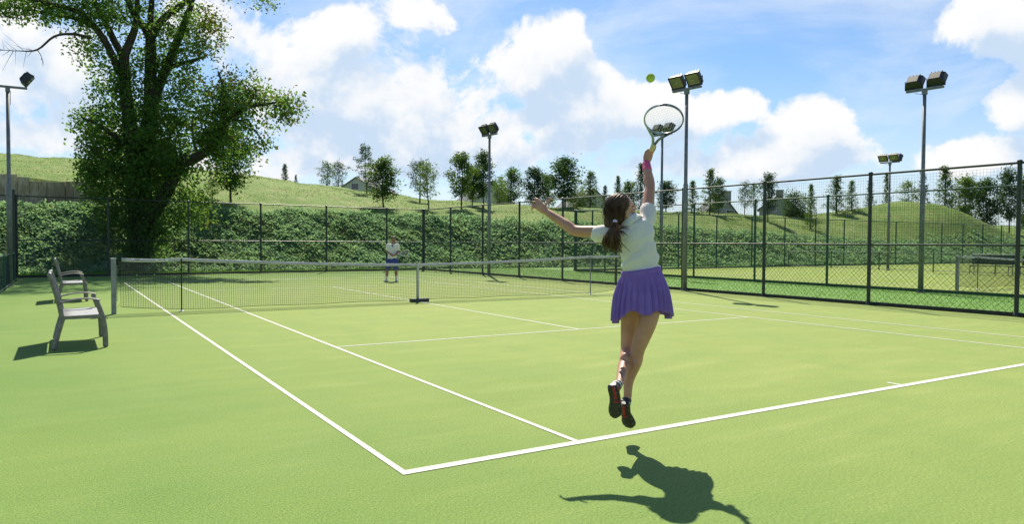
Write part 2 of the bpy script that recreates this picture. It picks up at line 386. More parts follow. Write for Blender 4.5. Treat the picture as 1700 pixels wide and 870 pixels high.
gx = axis(-900, -18, 92, 1200, .6); gy = axis(-300, 15, 64, 1500, .45)
XX, YY = np.meshgrid(gx, gy); ZZ = terrain(XX, YY)
V = np.stack([XX, YY, ZZ], -1).reshape(-1, 3); nx = len(gx); ny = len(gy)
ii, jj = np.meshgrid(np.arange(nx-1), np.arange(ny-1)); a = (jj*nx+ii).ravel()
hill = obj('hill', fastmesh('hill', V, np.stack([a, a+1, a+1+nx, a+nx], -1), M_hill, True)); tag(hill, kind='structure')

def sheet(name, poly, z, mat, parent=None):
    me = bpy.data.meshes.new(name); me.from_pydata([(x, y, z) for x, y in poly], [], [tuple(range(len(poly)))]); me.materials.append(mat); me.update()
    return obj(name, me, parent)
verge = sheet('verge', [(-40, 15), (8.55, 15), (9.1, -22), (70, -22), (70, 16.9), (26, 18.2), (18, 19.6), (10, 20.4), (-40, 20.4)], -.012, M_verge); tag(verge, kind='structure')
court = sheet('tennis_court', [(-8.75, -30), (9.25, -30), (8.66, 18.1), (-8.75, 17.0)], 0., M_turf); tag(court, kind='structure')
court2 = sheet('neighbouring_court', [(15.1, -25), (31.9, -25), (60, -25), (66, 14), (15.2, 14)], -.004, M_turf2); tag(court2, kind='structure')
def rect(name, x0, x1, y0, y1, parent, z=.005): return sheet(name, [(x0, y0), (x1, y0), (x1, y1), (x0, y1)], z, M_line, parent)
def court_lines(parent, ox, oy, z):
    hw, sw, hl = 5.485, 4.115, 11.885; w = .045
    for s in (-1, 1):
        rect('sideline', ox+s*hw-s*w if s > 0 else ox-hw, ox+hw if s > 0 else ox-hw+w, oy-hl, oy+hl, parent, z)
        rect('singles_line', ox+s*sw-w/2, ox+s*sw+w/2, oy-hl+.08, oy+hl-.08, parent, z)
        rect('baseline', ox-hw+w, ox+hw-w, oy+(hl-.08 if s > 0 else -hl), oy+(hl if s > 0 else -hl+.08), parent, z)
        rect('service_line', ox-sw+w/2, ox+sw-w/2, oy+s*6.4-w/2, oy+s*6.4+w/2, parent, z)
        rect('centre_mark', ox-w/2, ox+w/2, oy+(hl-.22 if s > 0 else -hl+.08), oy+(hl-.08 if s > 0 else -hl+.22), parent, z)
    rect('centre_line', ox-w/2, ox+w/2, oy-6.375, oy+6.375, parent, z)
court_lines(court, 0, 0, .004); court_lines(court2, 23.2, -3.9, .0)

# ------------------------------------------------------------------ tennis nets
def net_height(x): return .914+.156*min(1., abs(x)/5.03)**1.6
def tennis_net(name, loc, label):
    t = empty(name, loc, 0, label, 'net')
    hw = 6.28
    xs = np.linspace(-hw, hw, 290); m = MB()
    def top(x): return net_height(x)-.03 if abs(x) < 5.03 else 1.055-.02*math.sin(math.pi*(abs(x)-5.03)/1.25)
    def bot(x):
        e = min(1., (hw-abs(x))/1.3); return .045+.10*(1-e)**2+.008*math.sin(x*3.1)
    sag = lambda x, f: .02*math.sin(x*2.3)*math.sin(math.pi*f)+.012*math.sin(x*5.1+f*3)
    rows = 23
    for x in xs:
        T, B = top(x), bot(x); P = [(x+.006*math.sin(x*9+f*7)*f, sag(x, f), T+(B-T)*f) for f in np.linspace(0, 1, 6)]
        m.tube(P, .003, 3, False)
    xr = np.linspace(-hw, hw, 120)
    for r in range(1, rows):
        f = r/rows; m.tube([(x, sag(x, f), top(x)+(bot(x)-top(x))*f) for x in xr], .003, 3, False)
    o = m.build('netting', M_net, t); tag(o, kind='stuff')
    MB().tube([(x, sag(x, 1.), bot(x)) for x in xr], .006, 5).build('bottom_cord', M_twine, t)
    b = MB(); rings = []
    for x in np.linspace(-hw+.02, hw-.02, 100):
        z1 = top(x)+.032; z0 = z1-.068-.004*math.sin(x*4); y = .012+.003*math.sin(x*6)
        rings.append([(x, -y, z0), (x, -y-.002, (z0+z1)/2), (x, -.004, z1), (x, .004, z1), (x, y+.002, (z0+z1)/2), (x, y, z0)])
    b.loft(rings).build('top_band', M_band, t, True)
    for s in (-1, 1):
        MB().tube([(s*6.4, 0, 1.05), (s*(hw-.12), 0, top(hw))], .004, 5).build('headline_cable', M_twine, t)
        p = MB().box((s*6.4, 0, .535), (.085, .085, 1.07)).build('post', M_galv, t, bevel=.006)
        MB().box((s*6.4, 0, 1.078), (.095, .095, .02)).build('cap', M_band, p)
        w = MB().tube([(s*(6.4-.055), -.02, .25), (s*(6.4-.055), -.02, .95)], .006, 5)
        for z in (.27, .5, .72, .93): w.box((s*(6.4-.05), -.02, z), (.025, .02, .012))
        w.build('lacing_rod', M_galv, p)
        MB().tube([(s*6.345, 0, .12), (s*6.3, 0, .2), (s*6.28, 0, bot(hw))], .003, 4).build('corner_cord', M_twine, t)
        st = MB().tube([(s*5.2, -.03, .02), (s*5.2, -.03, 1.07)], .013, 8).build('singles_stick', M_galv if s > 0 else M_twine, t)
        MB().tube([(s*5.2, -.03, 0), (s*5.2, -.03, .012), (s*5.2, -.03, .03)], [.05, .05, .02], 12).build('foot', M_white, st)
    MB().box((0, -.02, .5), (.05, .006, .82)).box((0, .02, .5), (.05, .006, .82)).box((0, 0, .9), (.05, .05, .03)).build('centre_strap', M_band, t)
    k = MB().tube([(0, -.02, .05), (0, -.02, .12)], .018, 8).build('strap_buckle', M_galv, t)
    MB().box((0, -.10, .045), (.46, .14, .085)).build('ballast_weight', M_dkbench, t, bevel=.01)
    l = MB().box((-5.55, -.0165, 1.045), (.22, .004, .05)).build('maker_label', M_white, t)
    q = MB(); random.seed(3)
    for i in range(7): q.box((-5.62+.023*i, -.0195, 1.045), (.013, .002, .012+.006*(i % 3)))
    q.build('label_print', M_twine, l)
    q = MB()
    for i in range(4): q.box((-6.02+.022*i, -.017, 1.055), (.014, .003, .016))
    q.build('band_print', M_twine, t)
    return t
tennis_net('tennis_net', (0, 0, 0), 'long dark tennis net with grey top band between player and far man')
tennis_net('tennis_net', (23.2, -3.9, 0), 'tennis net on the neighbouring court beyond the right hand fence')

# ------------------------------------------------------------------ fences
def wire_quad(P, Q, r):   # thin three sided wire
    return (P, Q, r)
def chain_mesh(w, h, pitch, r, name):
    m = MB()
    n = int(round(w/pitch)); p = w/n; rise = p*1.0
    def seg(x0, z0, x1, z1): m.tube([(x0, 0, z0), (x1, 0, z1)], r, 3, False)
    for s in (1, -1):
        for k in range(-int(h/rise)-1, n+int(h/rise)+2):
            x0 = k*p; z0 = 0.; x1 = x0+s*h*p/rise; z1 = h
            # clip to 0..w
            def clip(xa, za, xb, zb):
                pts = []
                for xc in (0., w):
                    if (xa-xc)*(xb-xc) < 0: t = (xc-xa)/(xb-xa); pts.append((xc, za+(zb-za)*t))
                ins = [(x, z) for x, z in ((xa, za), (xb, zb)) if -1e-6 <= x <= w+1e-6]
                al = ins+pts
                return al[:2] if len(al) >= 2 else None
            c = clip(x0, z0, x1, z1)
            if c: seg(c[0][0], c[0][1], c[1][0], c[1][1])
    return m.mesh(name, M_wire)
def grid_mesh(w, h, pitch, r, name):
    m = MB()
    for k in range(int(w/pitch)+1):
        x = k*pitch; m.tube([(x+.004*math.sin(k*3), 0, 0), (x+.01*math.sin(k*1.7), .01*math.sin(k), h*.5), (x+.004*math.sin(k*2.1), 0, h)], r, 3, False)
    for k in range(int(h/pitch)+1):
        z = k*pitch; m.tube([(w*f, .012*math.sin(f*9+k), z-.012*math.sin(math.pi*f)) for f in np.linspace(0, 1, 7)], r, 3, False)
    return m.mesh(name, M_twine)
CH_L = chain_mesh(3., 1.40, .13, .003, 'chain_link_panel'); CH_S = chain_mesh(3., .88, .10, .0026, 'low_mesh_panel'); GR = grid_mesh(3., 1.56, .065, .0017, 'netting_panel')
POST_B = MB().tube([(0, 0, -.02), (0, 0, 3.1)], .042, 10).tube([(0, 0, 3.1), (0, 0, 3.13), (0, 0, 3.145)], [.05, .05, .02], 10).tube([(0, 0, -.02), (0, 0, .05), (0, 0, .09)], [.075, .07, .045], 8).mesh('post', M_black, False)
POST_G = POST_B.copy(); POST_G.materials.clear(); POST_G.materials.append(M_green)
LOWPOST = MB().tube([(0, 0, -.02), (0, 0, 1.02)], .03, 8).tube([(0, 0, 1.02), (0, 0, 1.04)], [.036, .015], 8).mesh('post', M_green)
def fence(label, pts, green=False, low=False, r_top=.024):
    o = empty('low_fence' if low else 'court_fence', (pts[0][0], pts[0][1], 0), 0, label, 'fence')
    base = np.array([pts[0][0], pts[0][1]]); mt = M_green if green or low else M_black
    H = 1.0 if low else 3.1; Zm = 1.43
    for i, p in enumerate(pts):
        q = obj('post', LOWPOST if low else (POST_G if green else POST_B), o); q.location = (p[0]-base[0], p[1]-base[1], 0)
    for a, b in zip(pts[:-1], pts[1:]):
        a = np.array(a)-base; b = np.array(b)-base; L = np.linalg.norm(b-a); ang = math.atan2(b[1]-a[1], b[0]-a[0]); off = .05*np.array([math.sin(ang), -math.cos(ang)])
        def piece(name, me, z, sx):
            q = obj(name, me, o); q.location = (a[0]+off[0]*.4, a[1]+off[1]*.4, z); q.rotation_euler = (0, 0, ang); q.scale = (sx, 1, 1); return q
        d = (b-a)/L
        A3 = (a[0]+d[0]*.04, a[1]+d[1]*.04); B3 = (b[0]-d[0]*.04, b[1]-d[1]*.04)
        MB().tube([(A3[0], A3[1], H-.02), (B3[0], B3[1], H-.02)], r_top, 8).build('top_rail', mt, o)
        if low:
            piece('low_mesh_panel', CH_S, .06, L/3.)
            MB().tube([(A3[0], A3[1], .07), (B3[0], B3[1], .07)], .016, 6).build('bottom_rail', mt, o)
        else:
            MB().tube([(A3[0], A3[1], Zm), (B3[0], B3[1], Zm)], .022, 8).build('middle_rail', mt, o)
            piece('chain_link_panel', CH_L, .03, L/3.); piece('netting_panel', GR, Zm+.02, L/3.)
            MB().bar((A3[0], A3[1], .035), (B3[0], B3[1], .035), .04, .10).build('kick_board', M_green if green else M_kerb, o)
    return o
FR = [(9.06, -15.1), (9.03, -12.02), (9., -8.96), (8.95, -5.85), (8.91, -2.86), (8.87, .13), (8.82, 3.2), (8.77, 6.25), (8.73, 9.23), (8.69, 12.22), (8.64, 15.26), (8.6, 18.16)]
FF = [(8.52, 18.14), (6.47, 17.96), (3.37, 17.77), (.33, 17.57), (-2.68, 17.38), (-5.66, 17.19), (-8.68, 17.0)]
fence('tall black mesh fence along the right side of the near court', FR)
fence('tall black mesh fence across the far end behind the standing man', FF)
fence('tall mesh fence bay at the far left corner beside the lamp post', [(-8.62, 13.9), (-8.74, 16.9)])
fence('tall mesh fence continuing left beyond the far left corner post', [(-8.9, 16.96), (-11.7, 16.8), (-14.7, 16.6)])
fence('low green mesh fence at the far left edge beside the benches', [(-8.6, 13.8), (-8.6, 11.35), (-8.62, 8.8), (-8.64, 5.8), (-8.66, 2.8), (-8.68, -.2), (-8.7, -3.2)], low=True)
F2 = [(15.1, -12.8), (15.11, -9.75), (15.12, -6.65), (15.13, -3.67), (15.14, -.45), (15.15, 2.63), (15.16, 5.77), (15.18, 8.71), (15.19, 11.64), (15.2, 14.1)]
fence('tall green mesh fence along the near side of the neighbouring court', F2, True)
fence('tall green mesh fence across the far end of the neighbouring court', [(15.3, 14.1)]+[(16.3+3.08*k, 14.05) for k in range(18)], True)
fence('low green mesh fence along the far side of the neighbouring court', [(31.9, 13.9-3*k) for k in range(7)], low=True)

# ------------------------------------------------------------------ floodlight poles
def lamp_head(parent, c, face, tilt=.62):
    # face: +1 looks to +x, -1 looks to -x ; box narrower at the back, glass in front
    Rm = Matrix.Rotation(face*tilt, 3, 'Y') if face > 0 else Matrix.Rotation(-tilt, 3, 'Y')
    def T(v): w = Rm @ Vector((v[0]*face, v[1], v[2])); return (w.x+c[0], w.y+c[1], w.z+c[2])
    hy, hz = .235, .19
    prof = [(.13, 1.), (.10, 1.), (-.02, .92), (-.11, .62)]
    rings = [[T((x, -hy*s, -hz*s)), T((x, hy*s, -hz*s)), T((x, hy*s, hz*s)), T((x, -hy*s, hz*s))] for x, s in prof]
    h = MB().loft(rings).build('floodlight', M_lampbox, parent)
    g = MB(); x = .133
    g.add([T((x, -hy*.86, -hz*.82)), T((x, hy*.86, -hz*.82)), T((x, hy*.86, hz*.82)), T((x, -hy*.86, hz*.82)), T((x+.004, -hy*.86, -hz*.82)), T((x+.004, hy*.86, -hz*.82)), T((x+.004, hy*.86, hz*.82)), T((x+.004, -hy*.86, hz*.82))],
          [(3, 2, 1, 0), (4, 5, 6, 7), (0, 1, 5, 4), (1, 2, 6, 5), (2, 3, 7, 6), (3, 0, 4, 7)]); g.build('glass', M_glass, h)
    g = MB().tube([T((.139, -.06, -.02)), T((.139, .06, -.02))], .02, 8).build('bulb', M_refl, h)
    for y in (-.15, -.05, .05, .15): MB().bar(T((-.04, y, hz*.6)), T((-.04, y, hz*1.02)), .012, .09).build('cooling_fin', M_lampbox, h)
    fr = MB()
    for s in (-1, 1): fr.bar(T((.135, -hy, s*hz)), T((.135, hy, s*hz)), .02, .02); fr.bar(T((.135, s*hy, -hz)), T((.135, s*hy, hz)), .02, .02)
    fr.build('bezel', M_lampbox, h)
    b = MB(); y0 = hy+.02; lowz = c[2]-.25
    for s in (-1, 1): b.bar((c[0], c[1]+s*y0, lowz), (c[0], c[1]+s*y0, c[2]+.02), .035, .012, (0, 1, 0))
    b.bar((c[0], c[1]-y0, lowz), (c[0], c[1]+y0, lowz), .035, .012).build('bracket', M_lampbox, h)
    return h
def pole(x, y, label, heads, H=6.05, rz=.10):
    o = empty('floodlight_pole', (x, y, 0), rz, label, 'lamp post', 'floodlight poles round the courts')
    MB().tube([(0, 0, -.02), (0, 0, 3.2), (0, 0, 3.26), (0, 0, H)], [.075, .072, .055, .05], 14).build('pole', M_galv2, o, True)
    MB().tube([(0, 0, -.02), (0, 0, .03)], .11, 12).build('base_plate', M_galv2, o)
    MB().box((0, 0, H+.03), (.09, 1.05, .06) if rz else (1.0, .09, .06)).box((0, 0, H-.06), (.12, .12, .12)).build('crossbar', M_galv2, o)
    MB().tube([(.06, .05, H-.5), (.07, .06, H-.1), (.05, .3, H-.03)], .008, 5).build('cable', M_lampbox, o)
    for yy, face, dx in heads: lamp_head(o, (dx, yy, H+.33), face)
    return o
pole(8.78, -.05, 'grey floodlight pole behind the jumping player, two lamps facing the near court', [(-.31, -1, 0), (.31, -1, 0)])
pole(8.52, 11.35, 'grey floodlight pole in the middle distance by the far right corner of the court', [(-.31, -1, 0), (.31, -1, 0)])
pole(-8.61, 11.25, 'grey floodlight pole at the left edge of the picture', [(0, -1, -.46), (0, 1, .46)], 6.1, 0)
pole(14.72, -3.9, 'grey floodlight pole right of the player on the neighbouring court, lamps turned away', [(-.31, 1, 0), (.31, 1, 0)])
pole(14.85, 7.4, 'grey floodlight pole seen behind the raised racket', [(-.31, 1, 0), (.31, 1, 0)], 6.1)
pole(32.1, 7.5, 'distant floodlight pole with three lamps beyond the neighbouring court', [(-.29, -1, -.12), (.29, -1, -.12), (-.29, 1, .2)], 6.0)

# ------------------------------------------------------------------ benches
def garden_bench(loc, label):
    o = empty('garden_bench', loc, 0, label, 'bench', 'garden benches beside the net')
    hy = .62
    for s in (-1, 1):
        y = s*hy
        MB().limb([(-.29, y, .02), (-.25, y, .2), (-.19, y, .42)], [(.02, .03)]*3, 8, 3, (0, 1, 0)).build('leg', M_alu, o)
        MB().limb([(.29, y, .02), (.285, y, .2), (.26, y, .4), (.19, y, .62)], [(.02, .033), (.02, .033), (.02, .031), (.02, .03)], 8, 4, (0, 1, 0)).build('leg', M_alu, o)
        MB().limb([(-.20, y, .40), (-.235, y, .6), (-.30, y, .86), (-.335, y, .985)], [(.02, .028)]*4, 8, 4, (0, 1, 0)).build('back_post', M_alu, o)
        MB().limb([(-.235, y, .615), (-.05, y, .655), (.12, y, .66), (.225, y, .635)], [(.034, .012)]*4, 8, 4, (0, 1, 0)).build('armrest', M_alu, o)
        MB().bar((-.19, y, .415), (.26, y, .42), .03, .045).build('side_rail', M_alu, o)
    MB().bar((-.19, -hy, .405), (-.19, hy, .405), .035, .035).build('rear_rail', M_alu, o)
    MB().tube([(.265, -hy, .405), (.265, hy, .405)], .018, 8).build('front_rail', M_alu, o)
    MB().tube([(-.335, -hy, .985), (-.335, hy, .985)], .02, 8).build('top_rail', M_alu, o)
    seat = MB(); rings = []
    for x, z in ((-.19, .425), (-.05, .425), (.1, .432), (.22, .437), (.285, .42), (.315, .37)):
        rings.append([(x, y, z-(.012 if abs(y) < .5 else 0)) for y in np.linspace(-hy+.03, hy-.03, 9)])
    n = 9; F = [(i*n+j, i*n+j+1, (i+1)*n+j+1, (i+1)*n+j) for i in range(5) for j in range(n-1)]
    q = seat.add([p for r in rings for p in r], F).build('seat', M_mesh, o, True); q.modifiers.new('s', 'SOLIDIFY').thickness = .008
    back = MB(); rings = []
    for x, z in ((-.20, .45), (-.232, .6), (-.268, .75), (-.305, .88), (-.333, .975)): rings.append([(x-(.015 if abs(y) < .5 else 0), y, z) for y in np.linspace(-hy+.03, hy-.03, 9)])
    q = back.add([p for r in rings for p in r], [(i*n+j, i*n+j+1, (i+1)*n+j+1, (i+1)*n+j) for i in range(4) for j in range(n-1)]).build('backrest', M_mesh, o, True); q.modifiers.new('s', 'SOLIDIFY').thickness = .008
    return o
garden_bench((-7.05, -4.27, 0), 'grey metal two seat bench with mesh seat nearest the camera, left of net post')
garden_bench((-7.05, 4.25, 0), 'grey metal bench farther back, seen behind the nearer bench')

def court_bench(x, y, L, label):
    o = empty('court_bench', (x, y, 0), 0, label, 'bench', 'dark benches on the neighbouring court')
    for yy in (-L/2+.1, L/2-.1):
        MB().limb([(-.22, yy, 0), (-.2, yy, .42)], [.02]*2, 8, 2).build('leg', M_galv, o)
        MB().limb([(.2, yy, 0), (.18, yy, .42), (.24, yy, .95)], [.02]*3, 8, 3).build('leg', M_galv, o)
        MB().bar((-.22, yy, .41), (.2, yy, .41), .03, .03).build('seat_bearer', M_galv, o)
    for k in range(3): MB().bar((-.19+.16*k, -L/2, .445), (-.19+.16*k, L/2, .445), .14, .03).build('seat_slat', M_dkbench, o)
    for k in range(3): MB().bar((.19+.012*k, -L/2, .58+.15*k), (.19+.012*k, L/2, .58+.15*k), .03, .14).build('back_slat', M_dkbench, o)
    MB().tube([(.235, -L/2, .985), (.235, L/2, .985)], .018, 8).build('top_rail', M_galv, o)
    return o
court_bench(30.6, 1.5, 1.9, 'dark slatted bench on the neighbouring court, the one farther from the camera')
court_bench(30.6, -.7, 1.9, 'dark slatted bench on the neighbouring court cut by the right picture edge')

# ------------------------------------------------------------------ leaf clouds
def leaf_cards(P, size, name, mat, up=.25, fold=True, seed=1, mat2=None, frac2=None):
    g = np.random.default_rng(seed); n = len(P)
    nrm = g.normal(size=(n, 3)); nrm[:, 2] = np.abs(nrm[:, 2])+up; nrm /= np.linalg.norm(nrm, axis=1)[:, None]
    a = g.normal(size=(n, 3)); a -= nrm*(a*nrm).sum(1)[:, None]; a /= np.linalg.norm(a, axis=1)[:, None]
    b = np.cross(nrm, a); s = np.asarray(size)*g.uniform(.65, 1.35, n); s = s[:, None]
    bend = nrm*s*.18
    V = np.stack([P-a*s*.55, P+b*s*.36-a*s*.05+bend, P+a*s*.6, P-b*s*.36-a*s*.05+bend], 1).reshape(-1, 3)
    F = np.arange(4*n).reshape(n, 4)
    me = fastmesh(name, V, F, mat)
    if mat2 is not None:
        me.materials.append(mat2); idx = (frac2).astype(np.int32); me.polygons.foreach_set('material_index', idx); me.update()
    return me

# ------------------------------------------------------------------ the ivy bank and rough grass
def vnoise(x, y, s, seed=0.):
    return (np.sin(x*s+seed)*np.sin(y*s*1.13+seed*1.7)+.6*np.sin(x*s*2.3+1.1+seed)*np.sin(y*s*2.1+.4)+.35*np.sin(x*s*4.7+2.+seed)*np.sin(y*s*4.9+seed))/1.95
n = 300000
x = rng.uniform(-17, 88, n); x = np.where(rng.random(n) < .35, rng.uniform(-15, 12, n), x)
t = rng.uniform(-.35, 5.4, n); toe = np.interp(x, GX, G_toe)
lim = np.interp(x, [-17, -9, -3, 0, 12, 30, 45, 62, 88], [3.6, 3.9, 4.6, 4.3, 4.2, 4.1, 3.9, 3.6, 3.4])+.75*vnoise(x, t, .8)+.35*vnoise(x, t, 2.7, 3.)+.3*rng.normal(size=n)
keep = (t < lim)
mound = .28+.22*vnoise(x, t*1.6, 1.15, .7)+.10*vnoise(x, t, 3.1, 2.)
mound = np.clip(mound, .04, 1.)*smooth((lim-t)/.9+.15)*smooth((t+.6)/.7)
keep &= rng.random(n) < .55+.5*np.clip(.5+vnoise(x, t, 2.3, 4.), 0, 1)
y = toe+t-.2*np.abs(rng.normal(size=n))*.5; z = terrain(x, y)+mound*np.sqrt(rng.random(n))+.02
P = np.stack([x, y, z], 1)[keep]
ivy = obj('ivy_bank', leaf_cards(P, .115*rng.uniform(.7, 1.5, len(P)), 'ivy_bank', M_ivy, .15, seed=5)); tag(ivy, 'dense ivy and low shrubs covering the bank behind the fences', 'ivy', kind='stuff')
# dark soil under it, one sheet that follows the bank
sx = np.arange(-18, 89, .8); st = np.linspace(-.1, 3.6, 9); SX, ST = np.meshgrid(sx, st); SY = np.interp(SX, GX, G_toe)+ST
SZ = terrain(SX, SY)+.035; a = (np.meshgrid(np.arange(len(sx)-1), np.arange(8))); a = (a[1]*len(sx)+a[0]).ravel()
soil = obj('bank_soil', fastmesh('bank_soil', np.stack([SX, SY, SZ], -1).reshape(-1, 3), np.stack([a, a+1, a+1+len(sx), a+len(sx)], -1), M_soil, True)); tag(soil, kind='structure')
def tufts(n, xr, tr, hgt, seed, name, label, mat, floor=False):
    g = np.random.default_rng(seed); x = g.uniform(*xr, n); toe = np.interp(x, GX, G_toe); yr = np.interp(x, GX, G_yr)
    y = (toe+4+(yr+1-toe-4)*g.random(n)**.9) if not floor else g.uniform(tr[0], tr[1], n)
    if not floor:
        k = (vnoise(x, y, .6, 1.)+.5*vnoise(x, y, 2.4, 2.)+g.normal(size=n)*.4 > .1) & ~((x < -4.2) & (y < 34.2) & (y > 32.3)); x, y = x[k], y[k]; n = len(x)
        z = terrain(x, y)
    else: z = np.full(n, -.012)
    h = hgt*g.uniform(.5, 1.3, n); an = g.uniform(0, 2*np.pi, n); w = h*.22; lean = g.normal(size=(n, 2))*.45*h[:, None]
    dx, dy = np.cos(an)*w, np.sin(an)*w
    V = np.stack([np.stack([x-dx, y-dy, z-.01], 1), np.stack([x+dx, y+dy, z-.01], 1), np.stack([x+lean[:, 0], y+lean[:, 1], z+h], 1)], 1).reshape(-1, 3)
    o = obj(name, fastmesh(name, V, np.arange(3*n).reshape(n, 3), mat)); tag(o, label, 'grass', kind='stuff'); return o
tufts(90000, (-16, 88), None, .075, 3, 'rough_grass', 'rough uneven grass blades all over the hillside', M_tuft)
M_vtuft = leafmat('verge_blade', (.10, .23, .02), (.15, .31, .035), .35, (.2, .38, .04), scale=1.)
tufts(60000, (9.15, 15.0), (-12, 19), .03, 4, 'verge_blades', 'short bright grass between the two courts', M_vtuft, True)
tufts(9000, (-9, 8.5), (18.2, 19.8), .10, 6, 'bank_foot_grass', 'short grass strip between the far fence and the ivy bank', M_vtuft, True)

# ------------------------------------------------------------------ the old retaining wall
rw = empty('retaining_wall', (-9., 33.15, 3.2), 0, 'weathered stone and plank retaining wall on the hill at far left', 'wall')
x = -17.; k = 0; random.seed(11)
while x < -4.9:
    w = random.uniform(.28, .95); h = 1.58+.12*math.sin(x*1.7)+random.uniform(-.05, .07)-(.45 if x > -6 else 0)*(x+6)/1.1; zb = float(terrain(x, 32.9))-3.2-.1
    m = MB(); d = .16+random.uniform(-.03, .05); tl = random.uniform(-.03, .03)
    rings = [[(x+tl*f-(-9.)+random.uniform(-.012, .012), -d, zb+h*f), (x+w-.008+tl*f+9.+random.uniform(-.012, .012), -d, zb+h*f), (x+w-.008+tl*f+9., d, zb+h*f), (x+tl*f+9., d, zb+h*f)] for f in np.linspace(0, 1, 6)]
    m.loft(rings).build('wall_slab', M_stonewall, rw, bevel=.012); x += w

# ------------------------------------------------------------------ houses
def house(loc, rz, w, l, h, rise, label, wall, roof, chim=None, wins=(), ext=.25):
    # gable faces local -y ; ridge runs along y
    o = empty('house', loc, rz, label, 'house')
    MB().add([(-w/2, 0, 0), (w/2, 0, 0), (w/2, 0, h), (0, 0, h+rise), (-w/2, 0, h), (-w/2, l, 0), (w/2, l, 0), (w/2, l, h), (0, l, h+rise), (-w/2, l, h)],
             [(0, 1, 2, 3, 4), (9, 8, 7, 6, 5), (0, 5, 6, 1), (1, 6, 7, 2), (4, 9, 5, 0), (3, 2, 7, 8), (3, 8, 9, 4)]).build('wall', wall, o)
    for s in (-1, 1):
        n = Vector((s*rise, 0, w/2)).normalized()*.09; e = Vector((s*(w/2+.3), 0, h-.3*rise/(w/2))); rg = Vector((0, 0, h+rise))
        V = []
        for y in (-ext, l+ext):
            for p in (rg, e):
                V.append((p.x, y, p.z+.01)); V.append((p.x+n.x, y, p.z+n.z+.01))
        MB().add(V, [(0, 1, 3, 2), (4, 6, 7, 5), (0, 4, 5, 1), (2, 3, 7, 6), (1, 5, 7, 3), (0, 2, 6, 4)]).build('roof', roof, o)
    if chim:
        c = MB().box((chim[0], chim[1], h+rise*.75+chim[3]/2), (chim[2], chim[2], chim[3]+rise*.5)).build('chimney', wall, o)
        MB().box((chim[0], chim[1], h+rise+chim[3]+.05), (chim[2]+.12, chim[2]+.12, .1)).build('chimney_cap', roof, c)
    for side, a, z, ww, hh in wins:
        if side == 'g':
            f = MB(); y = -.03
            for q in ((a, z+hh/2+.04, ww+.16, .08), (a, z-hh/2-.04, ww+.16, .08)): f.box((q[0], y, q[1]), (q[2], .08, q[3]))
            for q in (-1, 1): f.box((a+q*(ww/2+.04), y, z), (.08, .08, hh))
            fo = f.build('window', M_frame, o); MB().box((a, -.012, z), (ww, .02, hh)).build('pane', M_pane, fo)
        else:                                            # skylight on the roof slope
            s = 1 if side == 'r' else -1; sl = math.atan2(rise, w/2); cx = s*(w/2-a); cz = h+rise*(a/(w/2))
            rot = Matrix.Rotation(s*sl, 3, 'Y'); nn = Vector((s*math.sin(sl), 0, math.cos(sl)))*.12
            fo = MB().box((cx+nn.x, z, cz+nn.z), (hh+.14, ww+.14, .06), rot).build('skylight', M_frame, o)
            MB().box((cx+nn.x*1.32, z, cz+nn.z*1.32), (hh, ww, .03), rot).build('pane', M_pane, fo)
    return o
def hp(px, py, d, dz=0): p = at(px, py, d); return (p[0], p[1], p[2]+dz)
house(hp(592, 322, 95, -4), -.75, 5.0, 8., 4.6, 1.55, 'white gabled house with slate roof and skylights behind the left hill trees', M_wallwhite, M_roof, (-.0, .5, .22, .12), [('g', -.2, 5.0, 1.0, .8), ('r', 1.3, 3.6, 1.0, 1.2), ('r', 1.2, 5.6, .8, 1.)])
house(hp(818, 340, 92, -4), -.2, 7.0, 9., 3.4, 3.6, 'pale gabled house half hidden behind hill trees left of the middle lamp post', M_wallwhite, M_roof, None, [('g', 1.8, 4.1, 1., .9)])
house(hp(985, 345, 92, -4), -.35, 7.5, 9., 3.2, 3.2, 'pale low house behind the dark trees left of the player\'s head', M_wallwhite, M_roof, None, [('g', 1.5, 4.0, 1., .9)])
house(hp(1197, 350, 95, -4), -.55, 4.6, 5., 3.4, 2.9, 'grey gabled house with chimney behind the tall conifer right of the player', M_wallgrey, M_roof, (1.2, 1.6, .9, .3), [('g', .2, 5.2, .6, .9), ('g', 1.2, 3.7, 1.0, .8)])
house(hp(1292, 350, 105, -4), -.9, 5.2, 6., 4.3, 1.9, 'dark roofed cottage with chimney behind bushes above the second fence', M_wallgrey, M_roofd, (.2, 3., 1.0, .9), [('g', -.8, 4.4, 1., .9)])

